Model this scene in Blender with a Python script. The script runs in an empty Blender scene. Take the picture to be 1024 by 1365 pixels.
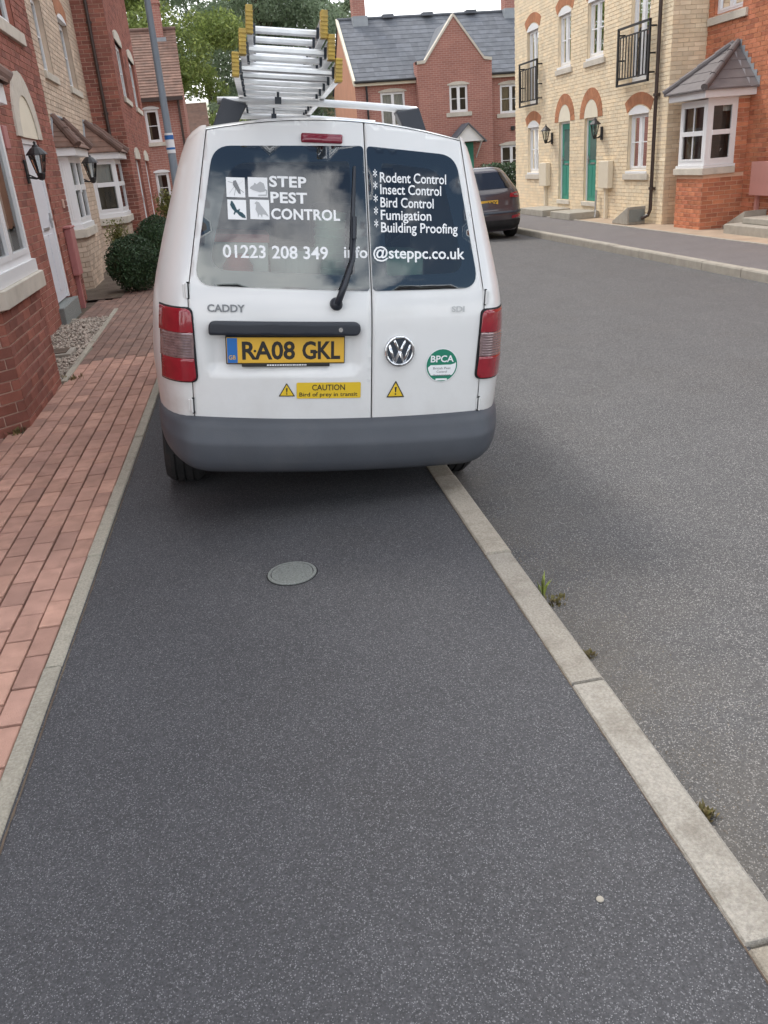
import bpy, bmesh, math, random
import numpy as np
from mathutils import Vector, Matrix, geometry
random.seed(7); np.random.seed(7)
C = bpy.context.scene.collection
scene = bpy.context.scene
PI = math.pi

# ------------------------------------------------------------------ camera, sky, sun, exposure
cam_d = bpy.data.cameras.new('camera'); cam = bpy.data.objects.new('camera', cam_d); C.objects.link(cam)
scene.camera = cam
cam_d.sensor_fit = 'HORIZONTAL'; cam_d.sensor_width = 36.0
cam_d.lens = 36.0 * 1090.0 / 1024.0
cam_d.clip_start = 0.05; cam_d.clip_end = 600
R = Matrix(((0.97897, 0.14130, -0.14629), (-0.18915, 0.37566, -0.90725), (-0.07324, 0.91585, 0.39449)))
# orthonormalise
_r0 = Vector(R[0]).normalized(); _r2 = Vector(R[2]); _r2 = (_r2 - _r0 * _r2.dot(_r0)).normalized(); _r1 = _r2.cross(_r0)
R = Matrix((_r0, _r1, _r2))
cam.matrix_world = Matrix.Translation((0, 0, 1.55)) @ R.to_4x4()
CAM = Vector((0, 0, 1.55))

SUN_EL, SUN_AZ = math.radians(56), math.radians(-32)      # azimuth measured from +Y towards +X
sdir = Vector((math.sin(SUN_AZ) * math.cos(SUN_EL), math.cos(SUN_AZ) * math.cos(SUN_EL), math.sin(SUN_EL)))
w = bpy.data.worlds.new('World'); scene.world = w; w.use_nodes = True
nt = w.node_tree; nt.nodes.clear()
N_ = nt.nodes.new; LK = nt.links.new
out = N_('ShaderNodeOutputWorld'); bg1 = N_('ShaderNodeBackground'); bg2 = N_('ShaderNodeBackground'); mx = N_('ShaderNodeMixShader')
sky = N_('ShaderNodeTexSky'); sky.sky_type = 'NISHITA'; sky.sun_disc = False
sky.sun_elevation = SUN_EL; sky.sun_rotation = SUN_AZ; sky.dust_density = 2.0; sky.air_density = 1.2
bg1.inputs['Strength'].default_value = 0.09
LK(sky.outputs[0], bg1.inputs['Color'])
tc = N_('ShaderNodeTexCoord'); mp = N_('ShaderNodeMapping'); mp.inputs['Scale'].default_value = (1, 1, 2.2); mp.inputs['Location'].default_value = (-40.5162, -47.0188, -14.4766)
nz = N_('ShaderNodeTexNoise'); nz.inputs['Scale'].default_value = 3.0; nz.inputs['Detail'].default_value = 8; nz.inputs['Roughness'].default_value = 0.55
LK(tc.outputs['Generated'], mp.inputs['Vector']); LK(mp.outputs[0], nz.inputs['Vector'])
rp = N_('ShaderNodeValToRGB'); rp.color_ramp.elements[0].position = 0.45; rp.color_ramp.elements[1].position = 0.53
LK(nz.outputs['Fac'], rp.inputs['Fac'])
nz2 = N_('ShaderNodeTexNoise'); nz2.inputs['Scale'].default_value = 4.0; nz2.inputs['Detail'].default_value = 6
LK(mp.outputs[0], nz2.inputs['Vector'])
rp2 = N_('ShaderNodeValToRGB'); rp2.color_ramp.elements[0].position = 0.3; rp2.color_ramp.elements[1].position = 0.7
rp2.color_ramp.elements[0].color = (0.55, 0.58, 0.63, 1); rp2.color_ramp.elements[1].color = (1, 0.99, 0.97, 1)
LK(nz2.outputs['Fac'], rp2.inputs['Fac']); LK(rp2.outputs[0], bg2.inputs['Color'])
bg2.inputs['Strength'].default_value = 1.75
LK(rp.outputs[0], mx.inputs[0]); LK(bg1.outputs[0], mx.inputs[1]); LK(bg2.outputs[0], mx.inputs[2]); LK(mx.outputs[0], out.inputs['Surface'])
sun_d = bpy.data.lights.new('sun', 'SUN'); sun_d.energy = 1.3; sun_d.angle = math.radians(11.0); sun_d.color = (1, 0.95, 0.87)
sun = bpy.data.objects.new('sun', sun_d); C.objects.link(sun)
sun.rotation_euler = (-sdir).to_track_quat('-Z', 'Y').to_euler(); sun.location = (0, 0, 30)
scene.view_settings.view_transform = 'Standard'; scene.view_settings.look = 'None'
scene.view_settings.exposure = 0.85; scene.view_settings.gamma = 1.0
scene.view_settings.use_curve_mapping = False
scene.cycles.max_bounces = 8; scene.cycles.transparent_max_bounces = 12

# ------------------------------------------------------------------ helpers: objects
W = {}
def link(o, parent=None, world=None):
    C.objects.link(o)
    W[o.name] = world if world is not None else Matrix.Identity(4)
    if parent is not None:
        o.parent = parent
        o.matrix_parent_inverse = W[parent.name].inverted()
    return o
def thing(name, label, cat, loc=(0, 0, 0), group=None, rot=None):
    o = bpy.data.objects.new(name, None); o.empty_display_size = 0.2
    m = Matrix.Translation(loc) @ (rot.to_4x4() if rot is not None else Matrix.Identity(4))
    C.objects.link(o); o.matrix_world = m; W[o.name] = m
    o['label'] = label; o['category'] = cat
    if group: o['group'] = group
    return o
def tag(o, label=None, cat=None, group=None, kind=None):
    if label: o['label'] = label
    if cat: o['category'] = cat
    if group: o['group'] = group
    if kind: o['kind'] = kind
    return o
def structure(name, label=None):
    o = bpy.data.objects.new(name, None); C.objects.link(o); W[o.name] = Matrix.Identity(4); o['kind'] = 'structure'
    if label: o['label'] = label
    return o

class MB:
    """mesh builder; f maps local (u, n, z) to world"""
    def __init__(s, f=None):
        s.v = []; s.f = []; s.map = f or (lambda a, b, c: (a, b, c))
    def add(s, verts, faces):
        b = len(s.v); s.v += [tuple(s.map(*v)) for v in verts]; s.f += [tuple(b + i for i in f) for f in faces]
    def box(s, a0, a1, b0, b1, c0, c1, ch=0.0):
        if a0 > a1: a0, a1 = a1, a0
        if b0 > b1: b0, b1 = b1, b0
        if c0 > c1: c0, c1 = c1, c0
        s.add([(a0, b0, c0), (a1, b0, c0), (a1, b1, c0), (a0, b1, c0), (a0, b0, c1), (a1, b0, c1), (a1, b1, c1), (a0, b1, c1)],
              [(0, 3, 2, 1), (4, 5, 6, 7), (0, 1, 5, 4), (1, 2, 6, 5), (2, 3, 7, 6), (3, 0, 4, 7)])
    def quad(s, a, b, c, d): s.add([a, b, c, d], [(0, 1, 2, 3)])
    def poly(s, pts): s.add(list(pts), [tuple(range(len(pts)))])
    def prism(s, bot, top):
        n = len(bot); s.add(list(bot) + list(top), [tuple(reversed(range(n))), tuple(range(n, 2 * n))] + [(i, (i + 1) % n, n + (i + 1) % n, n + i) for i in range(n)])
    def tube(s, path, r, n=8, cap=True):
        pts = [Vector(p) for p in path]; rs = r if isinstance(r, (list, tuple)) else [r] * len(pts)
        rings = []
        up = Vector((0, 0, 1))
        for i, p in enumerate(pts):
            d = (pts[min(i + 1, len(pts) - 1)] - pts[max(i - 1, 0)]).normalized()
            a = d.cross(up)
            if a.length < 1e-3: a = d.cross(Vector((0, 1, 0)))
            a.normalize(); b = d.cross(a)
            rings.append([p + (a * math.cos(2 * PI * k / n) + b * math.sin(2 * PI * k / n)) * rs[i] for k in range(n)])
        vs = [tuple(q) for rg in rings for q in rg]; fs = []
        for i in range(len(pts) - 1):
            for k in range(n): fs.append((i * n + k, i * n + (k + 1) % n, (i + 1) * n + (k + 1) % n, (i + 1) * n + k))
        if cap: fs += [tuple(reversed(range(n))), tuple((len(pts) - 1) * n + k for k in range(n))]
        s.add(vs, fs)
    def lathe(s, c, axis, prof, n=24):
        """prof: list of (radius, along axis)"""
        c = Vector(c); ax = Vector(axis).normalized(); a = ax.cross(Vector((0, 0, 1)))
        if a.length < 1e-3: a = ax.cross(Vector((0, 1, 0)))
        a.normalize(); b = ax.cross(a); vs = []; fs = []
        for r, h in prof:
            for k in range(n): vs.append(tuple(c + ax * h + (a * math.cos(2 * PI * k / n) + b * math.sin(2 * PI * k / n)) * r))
        for i in range(len(prof) - 1):
            for k in range(n): fs.append((i * n + k, i * n + (k + 1) % n, (i + 1) * n + (k + 1) % n, (i + 1) * n + k))
        s.add(vs, fs)
    def build(s, name, m, parent=None, smooth=False, bev=0, label=None, kind=None, solid=0):
        me = bpy.data.meshes.new(name); me.from_pydata(s.v, [], s.f); me.update()
        if m: me.materials.append(m)
        if smooth:
            for p in me.polygons: p.use_smooth = True
        o = bpy.data.objects.new(name, me); link(o, parent)
        if solid:
            md = o.modifiers.new('solid', 'SOLIDIFY'); md.thickness = solid; md.offset = -1
        if bev:
            md = o.modifiers.new('bevel', 'BEVEL'); md.width = bev; md.segments = 2; md.limit_method = 'ANGLE'; md.angle_limit = math.radians(35)
        if label: o['label'] = label
        if kind: o['kind'] = kind
        return o

def frame_map(O, U, Nn):
    ox, oy = O[0], O[1]; oz = O[2] if len(O) > 2 else 0
    return lambda u, n, z: (ox + U[0] * u + Nn[0] * n, oy + U[1] * u + Nn[1] * n, oz + z)

# ------------------------------------------------------------------ helpers: materials
def pmat(name, col, rough=0.7, var=0.12, scale=6.0, bump=0.0, bscale=60.0, island=0.0, metal=0.0, coat=0.0, spec=0.5, dirt=None, coords='Object', col2=None, detail=5):
    m = bpy.data.materials.new(name); m.use_nodes = True; t = m.node_tree; b = t.nodes['Principled BSDF']
    n = t.nodes.new; L = t.links.new
    b.inputs['Roughness'].default_value = rough; b.inputs['Metallic'].default_value = metal
    b.inputs['Coat Weight'].default_value = coat; b.inputs['Coat Roughness'].default_value = 0.05
    b.inputs['Specular IOR Level'].default_value = spec
    co = n('ShaderNodeTexCoord'); ge = n('ShaderNodeNewGeometry')
    src = ge.outputs['Position'] if coords == 'World' else co.outputs['Object']
    nz = n('ShaderNodeTexNoise'); nz.inputs['Scale'].default_value = scale; nz.inputs['Detail'].default_value = detail; L(src, nz.inputs['Vector'])
    mr = n('ShaderNodeMapRange'); mr.inputs['From Min'].default_value = 0.25; mr.inputs['From Max'].default_value = 0.75
    mr.inputs['To Min'].default_value = 1 - var; mr.inputs['To Max'].default_value = 1 + var; L(nz.outputs['Fac'], mr.inputs['Value'])
    hs = n('ShaderNodeHueSaturation'); hs.inputs['Color'].default_value = (*col, 1)
    if col2 is not None:
        mxc = n('ShaderNodeMix'); mxc.data_type = 'RGBA'; mxc.inputs['A'].default_value = (*col, 1); mxc.inputs['B'].default_value = (*col2, 1)
        if island:
            oi = n('ShaderNodeObjectInfo'); ad = n('ShaderNodeMath'); ad.operation = 'ADD'; fr = n('ShaderNodeMath'); fr.operation = 'FRACT'
            L(oi.outputs['Random'], ad.inputs[0]); L(ge.outputs['Random Per Island'], ad.inputs[1]); L(ad.outputs[0], fr.inputs[0]); L(fr.outputs[0], mxc.inputs['Factor'])
        else:
            L(nz.outputs['Fac'], mxc.inputs['Factor'])
        L(mxc.outputs['Result'], hs.inputs['Color'])
    val = mr.outputs[0]
    if island:
        oi = n('ShaderNodeObjectInfo'); ad = n('ShaderNodeMath'); ad.operation = 'MULTIPLY_ADD'; fr = n('ShaderNodeMath'); fr.operation = 'FRACT'
        L(oi.outputs['Random'], ad.inputs[0]); ad.inputs[1].default_value = 7.31; L(ge.outputs['Random Per Island'], ad.inputs[2]); L(ad.outputs[0], fr.inputs[0])
        m2 = n('ShaderNodeMapRange'); m2.inputs['To Min'].default_value = 1 - island; m2.inputs['To Max'].default_value = 1 + island; L(fr.outputs[0], m2.inputs['Value'])
        mu = n('ShaderNodeMath'); mu.operation = 'MULTIPLY'; L(val, mu.inputs[0]); L(m2.outputs[0], mu.inputs[1]); val = mu.outputs[0]
    L(val, hs.inputs['Value']); cout = hs.outputs[0]
    if dirt:                                                  # (colour, noise scale, threshold lo, hi, amount)
        dn = n('ShaderNodeTexNoise'); dn.inputs['Scale'].default_value = dirt[1]; dn.inputs['Detail'].default_value = 7; dn.inputs['Roughness'].default_value = 0.65; L(src, dn.inputs['Vector'])
        dr = n('ShaderNodeMapRange'); dr.inputs['From Min'].default_value = dirt[2]; dr.inputs['From Max'].default_value = dirt[3]; dr.inputs['To Max'].default_value = dirt[4]; L(dn.outputs['Fac'], dr.inputs['Value'])
        dm = n('ShaderNodeMix'); dm.data_type = 'RGBA'; L(dr.outputs[0], dm.inputs['Factor']); L(cout, dm.inputs['A']); dm.inputs['B'].default_value = (*dirt[0], 1); cout = dm.outputs['Result']
    L(cout, b.inputs['Base Color'])
    if bump:
        bn = n('ShaderNodeTexNoise'); bn.inputs['Scale'].default_value = bscale; bn.inputs['Detail'].default_value = 6; L(src, bn.inputs['Vector'])
        bp = n('ShaderNodeBump'); bp.inputs['Strength'].default_value = bump; bp.inputs['Distance'].default_value = 0.01; L(bn.outputs['Fac'], bp.inputs['Height']); L(bp.outputs[0], b.inputs['Normal'])
    return m

def asphalt(name, base, chips, chip_amt, rough=0.85, tint=None, cs=230):
    m = bpy.data.materials.new(name); m.use_nodes = True; t = m.node_tree; b = t.nodes['Principled BSDF']
    n = t.nodes.new; L = t.links.new; ge = n('ShaderNodeNewGeometry'); P = ge.outputs['Position']
    b.inputs['Roughness'].default_value = rough; b.inputs['Specular IOR Level'].default_value = 0.35
    def mixc(f, a, bb):
        x = n('ShaderNodeMix'); x.data_type = 'RGBA'
        if isinstance(f, float): x.inputs['Factor'].default_value = f
        else: L(f, x.inputs['Factor'])
        for k, c in (('A', a), ('B', bb)):
            if isinstance(c, tuple): x.inputs[k].default_value = (*c, 1)
            else: L(c, x.inputs[k])
        return x.outputs['Result']
    def ramp(src, lo, hi, a=0.0, bb=1.0):
        r = n('ShaderNodeMapRange'); r.inputs['From Min'].default_value = lo; r.inputs['From Max'].default_value = hi; r.inputs['To Min'].default_value = a; r.inputs['To Max'].default_value = bb; L(src, r.inputs['Value']); return r.outputs[0]
    def noise(s, d=5, r=0.5):
        q = n('ShaderNodeTexNoise'); q.inputs['Scale'].default_value = s; q.inputs['Detail'].default_value = d; q.inputs['Roughness'].default_value = r; L(P, q.inputs['Vector']); return q.outputs['Fac']
    def vor(s):
        q = n('ShaderNodeTexVoronoi'); q.inputs['Scale'].default_value = s; dn = n('ShaderNodeTexNoise'); dn.inputs['Scale'].default_value = s * .8; L(P, dn.inputs['Vector']); dv = n('ShaderNodeVectorMath'); dv.operation = 'MULTIPLY_ADD'; L(dn.outputs['Color'], dv.inputs[0]); dv.inputs[1].default_value = (.9 / s, .9 / s, .9 / s); L(P, dv.inputs[2]); L(dv.outputs[0], q.inputs['Vector']); sp = n('ShaderNodeSeparateColor'); L(q.outputs['Color'], sp.inputs[0]); return q, sp
    lum = tuple(c * 0.88 for c in base); hi = tuple(c * 1.13 for c in base)
    c = mixc(ramp(noise(2.3, 9, 0.72), 0.3, 0.7), lum, hi)
    c = mixc(ramp(noise(0.85, 8, 0.7), 0.5, 0.75, 0.0, 0.35), c, (base[0] * 0.95, base[1] * 0.86, base[2] * 0.72))
    v1, s1 = vor(cs)                                           # aggregate grains
    c = mixc(ramp(s1.outputs[0], 0.0, 1.0, 0.0, 0.65), c, tuple(x * 0.42 for x in base))
    sel = ramp(s1.outputs[1], 1 - chip_amt, 1 - chip_amt * 0.8)
    vd = n('ShaderNodeMath'); vd.operation = 'MULTIPLY_ADD'; L(s1.outputs[2], vd.inputs[0]); vd.inputs[1].default_value = 0.38; L(v1.outputs['Distance'], vd.inputs[2])
    near = ramp(vd.outputs[0], 0.70, 0.40)
    mu = n('ShaderNodeMath'); mu.operation = 'MULTIPLY'; L(sel, mu.inputs[0]); L(near, mu.inputs[1])
    cc = mixc(s1.outputs[0], tuple(x * 0.62 for x in chips), chips)
    c = mixc(mu.outputs[0], c, cc)
    v2, s2 = vor(cs * 1.7)                                    # rarer, larger pale stones
    sel2 = ramp(s2.outputs[1], 1 - chip_amt * 0.45, 1 - chip_amt * 0.35); near2 = ramp(v2.outputs['Distance'], 0.6, 0.45)
    m2 = n('ShaderNodeMath'); m2.operation = 'MULTIPLY'; L(sel2, m2.inputs[0]); L(near2, m2.inputs[1])
    c = mixc(m2.outputs[0], c, tuple(min(1, x * 1.25) for x in chips))
    if tint:                                                   # grit gathered along a line x = x0 + k*y
        sx = n('ShaderNodeSeparateXYZ'); L(P, sx.inputs[0]); ma = n('ShaderNodeMath'); ma.operation = 'MULTIPLY_ADD'; L(sx.outputs['Y'], ma.inputs[0]); ma.inputs[1].default_value = -0.02; L(sx.outputs['X'], ma.inputs[2])
        g = ramp(ma.outputs[0], tint[1], tint[0]); nn = ramp(noise(3.5, 7, 0.65), 0.32, 0.68)
        mm = n('ShaderNodeMath'); mm.operation = 'MULTIPLY'; L(g, mm.inputs[0]); L(nn, mm.inputs[1])
        mm2 = n('ShaderNodeMath'); mm2.operation = 'MULTIPLY'; L(mm.outputs[0], mm2.inputs[0]); mm2.inputs[1].default_value = tint[3]
        c = mixc(mm2.outputs[0], c, tint[2])
    L(c, b.inputs['Base Color'])
    bp = n('ShaderNodeBump'); bp.inputs['Strength'].default_value = 0.7; bp.inputs['Distance'].default_value = 0.003
    L(v1.outputs['Distance'], bp.inputs['Height']); L(bp.outputs[0], b.inputs['Normal'])
    return m

def brick_tex(name, c1, c2, mort, bl=0.225, course=0.075):
    m = bpy.data.materials.new(name); m.use_nodes = True; t = m.node_tree; b = t.nodes['Principled BSDF']; n = t.nodes.new; L = t.links.new
    b.inputs['Roughness'].default_value = 0.9; b.inputs['Specular IOR Level'].default_value = 0.2
    ge = n('ShaderNodeNewGeometry'); sp = n('ShaderNodeSeparateXYZ'); L(ge.outputs['Position'], sp.inputs[0]); sn = n('ShaderNodeSeparateXYZ'); L(ge.outputs['True Normal'], sn.inputs[0])
    ab = n('ShaderNodeMath'); ab.operation = 'ABSOLUTE'; L(sn.outputs['Y'], ab.inputs[0])
    gt = n('ShaderNodeMath'); gt.operation = 'GREATER_THAN'; gt.inputs[1].default_value = 0.7; L(ab.outputs[0], gt.inputs[0])
    mx = n('ShaderNodeMix'); L(gt.outputs[0], mx.inputs['Factor']); L(sp.outputs['Y'], mx.inputs['A']); L(sp.outputs['X'], mx.inputs['B'])
    cb = n('ShaderNodeCombineXYZ'); L(mx.outputs['Result'], cb.inputs['X']); L(sp.outputs['Z'], cb.inputs['Y'])
    br = n('ShaderNodeTexBrick'); L(cb.outputs[0], br.inputs['Vector']); br.inputs['Scale'].default_value = 1.0
    br.inputs['Brick Width'].default_value = bl; br.inputs['Row Height'].default_value = course; br.inputs['Mortar Size'].default_value = 0.006; br.inputs['Mortar Smooth'].default_value = 0.2
    br.inputs['Color1'].default_value = (*c1, 1); br.inputs['Color2'].default_value = (*c2, 1); br.inputs['Mortar'].default_value = (*mort, 1)
    nz = n('ShaderNodeTexNoise'); nz.inputs['Scale'].default_value = 0.9; nz.inputs['Detail'].default_value = 6; L(ge.outputs['Position'], nz.inputs['Vector'])
    mr = n('ShaderNodeMapRange'); mr.inputs['To Min'].default_value = 0.75; mr.inputs['To Max'].default_value = 1.25; L(nz.outputs['Fac'], mr.inputs['Value'])
    hs = n('ShaderNodeHueSaturation'); L(br.outputs['Color'], hs.inputs['Color']); L(mr.outputs[0], hs.inputs['Value']); L(hs.outputs[0], b.inputs['Base Color'])
    bp = n('ShaderNodeBump'); bp.inputs['Strength'].default_value = 0.5; bp.inputs['Distance'].default_value = 0.006; bp.invert = True; L(br.outputs['Fac'], bp.inputs['Height']); L(bp.outputs[0], b.inputs['Normal'])
    return m

def glass(name, tint=(0.5, 0.55, 0.55), ior=1.55, gl=1.0):
    m = bpy.data.materials.new(name); m.use_nodes = True; t = m.node_tree; t.nodes.clear(); n = t.nodes.new; L = t.links.new
    o = n('ShaderNodeOutputMaterial'); tr = n('ShaderNodeBsdfTransparent'); tr.inputs[0].default_value = (*tint, 1)
    g = n('ShaderNodeBsdfGlossy'); g.inputs['Roughness'].default_value = 0.015; g.inputs[0].default_value = (gl, gl, gl, 1)
    fr = n('ShaderNodeFresnel'); fr.inputs['IOR'].default_value = ior
    nz = n('ShaderNodeTexNoise'); nz.inputs['Scale'].default_value = 1.5; bp = n('ShaderNodeBump'); bp.inputs['Strength'].default_value = 0.04; bp.inputs['Distance'].default_value = 0.05
    L(nz.outputs['Fac'], bp.inputs['Height']); L(bp.outputs[0], g.inputs['Normal'])
    mx = n('ShaderNodeMixShader'); L(fr.outputs[0], mx.inputs[0]); L(tr.outputs[0], mx.inputs[1]); L(g.outputs[0], mx.inputs[2]); L(mx.outputs[0], o.inputs['Surface'])
    return m

M = {}
M['red'] = pmat('red_brick', (0.345, 0.135, 0.098), 0.9, 0.22, 5, 0.5, 90, island=0.2, spec=0.2, col2=(0.275, 0.115, 0.09), dirt=((0.10, 0.06, 0.05), 2.2, 0.55, 0.8, 0.5))
M['red_mortar'] = pmat('red_mortar', (0.60, 0.42, 0.34), 0.95, 0.15, 6, 0.4, 120, spec=0.1)
M['redR'] = pmat('orange_red_brick', (0.54, 0.215, 0.115), 0.9, 0.2, 5, 0.4, 90, island=0.2, spec=0.2, col2=(0.46, 0.17, 0.10))
M['redR_mortar'] = pmat('orange_mortar', (0.72, 0.48, 0.34), 0.95, 0.12, 6, spec=0.1)
M['cream'] = pmat('cream_brick', (0.83, 0.71, 0.52), 0.9, 0.12, 4, 0.4, 90, island=0.11, spec=0.2, col2=(0.76, 0.62, 0.43))
M['cream_mortar'] = pmat('cream_mortar', (0.64, 0.53, 0.39), 0.95, 0.12, 6, spec=0.1)
M['cream_shaded'] = pmat('shaded_cream_brick', (0.62, 0.50, 0.39), 0.9, 0.15, 4, 0.4, 90, island=0.12, spec=0.2, col2=(0.56, 0.44, 0.34))  # left cream brick and its mortar, with shade put into the colours
M['cream_shaded_mortar'] = pmat('shaded_cream_mortar', (0.40, 0.31, 0.24), 0.95, 0.12, 6, spec=0.1)
M['far_red'] = brick_tex('far_red_brick', (0.40, 0.185, 0.145), (0.34, 0.155, 0.125), (0.48, 0.33, 0.28))  # tones raised and desaturated to put distance haze into the brick colour
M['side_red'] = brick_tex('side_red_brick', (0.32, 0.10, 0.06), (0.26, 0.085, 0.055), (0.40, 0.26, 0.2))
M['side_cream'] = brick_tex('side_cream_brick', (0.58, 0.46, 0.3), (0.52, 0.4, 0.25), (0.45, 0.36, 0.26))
M['render'] = pmat('orange_render', (0.50, 0.25, 0.16), 0.9, 0.08, 2)
M['stone'] = pmat('cast_stone', (0.58, 0.53, 0.45), 0.85, 0.1, 7, 0.2, 80, dirt=((0.25, 0.22, 0.17), 3.0, 0.52, 0.8, 0.5))
M['upvc'] = pmat('white_frame', (0.80, 0.80, 0.80), 0.35, 0.03, 3)
M['tymp'] = pmat('cream_panel', (0.74, 0.68, 0.54), 0.7, 0.05, 3)
M['lintel'] = pmat('terracotta_arch', (0.42, 0.18, 0.09), 0.9, 0.14, 9, 0.3, 90, island=0.12)
M['slate'] = pmat('slate', (0.118, 0.127, 0.145), 0.65, 0.18, 5, 0.2, 40, island=0.18)
M['slateR'] = pmat('grey_tile', (0.15, 0.135, 0.135), 0.7, 0.15, 5, 0.2, 40, island=0.08)
M['lead'] = pmat('lead_flashing', (0.30, 0.32, 0.34), 0.5, 0.1, 5)
M['tile'] = pmat('brown_tile', (0.20, 0.115, 0.085), 0.85, 0.25, 6, 0.4, 50, island=0.15, dirt=((0.08, 0.07, 0.06), 4, 0.5, 0.75, 0.6))
M['ridge'] = pmat('ridge_tile', (0.17, 0.105, 0.085), 0.85, 0.25, 6, 0.4, 50, dirt=((0.07, 0.06, 0.055), 4, 0.5, 0.75, 0.6))
M['pipe'] = pmat('brown_pipe', (0.05, 0.032, 0.026), 0.4, 0.1)
M['black'] = pmat('black_metal', (0.018, 0.018, 0.02), 0.45, 0.1)
M['pane'] = glass('window_glass', (0.8, 0.84, 0.84), 1.5)
M['vglass'] = glass('van_glass', (0.74, 0.82, 0.80), 1.95)
M['room'] = pmat('room_inside', (0.14, 0.13, 0.12), 0.9, 0.1)
M['curtain'] = pmat('curtain', (0.62, 0.6, 0.56), 0.9, 0.08, 3)
M['curtain_tan'] = pmat('tan_curtain', (0.42, 0.33, 0.22), 0.9, 0.08, 3)
M['white_door'] = pmat('white_door', (0.74, 0.76, 0.80), 0.35, 0.03)
M['green_door'] = pmat('green_door', (0.035, 0.26, 0.19), 0.4, 0.05)
M['door_glass'] = pmat('dim_glass', (0.07, 0.14, 0.13), 0.15, 0.2)
M['chrome'] = pmat('chrome', (0.75, 0.76, 0.78), 0.15, 0.05, metal=1.0)
M['steel'] = pmat('steel', (0.5, 0.5, 0.5), 0.4, 0.1, metal=1.0)
M['cream_box'] = pmat('cream_box', (0.72, 0.64, 0.5), 0.5, 0.04)
M['pink_box'] = pmat('pink_box', (0.42, 0.17, 0.16), 0.5, 0.05)
M['pink_boxR'] = pmat('pink_box_pale', (0.56, 0.27, 0.23), 0.5, 0.05)
M['concrete'] = pmat('concrete', (0.36, 0.33, 0.28), 0.9, 0.12, 9, 0.35, 160, dirt=((0.2, 0.18, 0.14), 5, 0.52, 0.8, 0.5))
M['kerb'] = pmat('kerb_concrete', (0.41, 0.355, 0.275), 0.9, 0.26, 130, 0.9, 320, island=0.2, col2=(0.34, 0.33, 0.31), coords='World', dirt=((0.15, 0.125, 0.09), 7, 0.48, 0.75, 0.6))
M['edging'] = pmat('edging_concrete', (0.44, 0.405, 0.33), 0.9, 0.25, 120, 0.8, 300, island=0.08, coords='World', dirt=((0.17, 0.15, 0.12), 9, 0.52, 0.78, 0.5))
M['paver_dark'] = pmat('grimy_paver', (0.30, 0.19, 0.15), 0.9, 0.15, 14, 0.5, 220, island=0.13, spec=0.2, col2=(0.25, 0.165, 0.135), coords='World', dirt=((0.17, 0.13, 0.11), 3.5, 0.45, 0.7, 0.5))  # darker, greyer paver tone for the blocks farther along the path
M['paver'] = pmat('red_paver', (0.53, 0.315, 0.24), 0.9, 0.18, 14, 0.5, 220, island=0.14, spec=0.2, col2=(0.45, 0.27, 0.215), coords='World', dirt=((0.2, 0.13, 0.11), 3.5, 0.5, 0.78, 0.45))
M['joint'] = pmat('joint_sand', (0.11, 0.08, 0.06), 1.0, 0.4, 9, 0.4, 150, coords='World', dirt=((0.06, 0.08, 0.03), 1.5, 0.5, 0.7, 0.6))
M['soil'] = pmat('soil', (0.11, 0.08, 0.06), 1.0, 0.3, 9, 0.6, 90, coords='World', dirt=((0.2, 0.17, 0.12), 2.5, 0.45, 0.7, 0.7))
M['gravel'] = pmat('gravel', (0.52, 0.46, 0.38), 0.9, 0.15, 20, island=0.4, col2=(0.40, 0.34, 0.29))
M['grit'] = pmat('grit', (0.26, 0.23, 0.20), 0.9, 0.2, 20, island=0.5, col2=(0.15, 0.125, 0.10))
M['pav'] = asphalt('pavement_asphalt', (0.082, 0.082, 0.088), (0.185, 0.185, 0.195), 0.24, cs=225)
M['road'] = asphalt('road_asphalt', (0.108, 0.106, 0.107), (0.27, 0.26, 0.25), 0.28, cs=165, tint=(0.95, 1.7, (0.14, 0.125, 0.105), 0.6))
M['pavR'] = asphalt('far_pavement_asphalt', (0.19, 0.175, 0.175), (0.3, 0.29, 0.28), 0.08)
M['pathR'] = pmat('buff_path', (0.38, 0.29, 0.21), 0.9, 0.15, 3, coords='World')
M['ground'] = pmat('ground', (0.12, 0.11, 0.09), 0.95, 0.2, 1, coords='World')
M['paint'] = pmat('white_paint', (0.74, 0.74, 0.735), 0.3, 0.025, 3, coat=0.6, dirt=((0.5, 0.46, 0.41), 2.4, 0.52, 0.85, 0.22))
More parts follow.
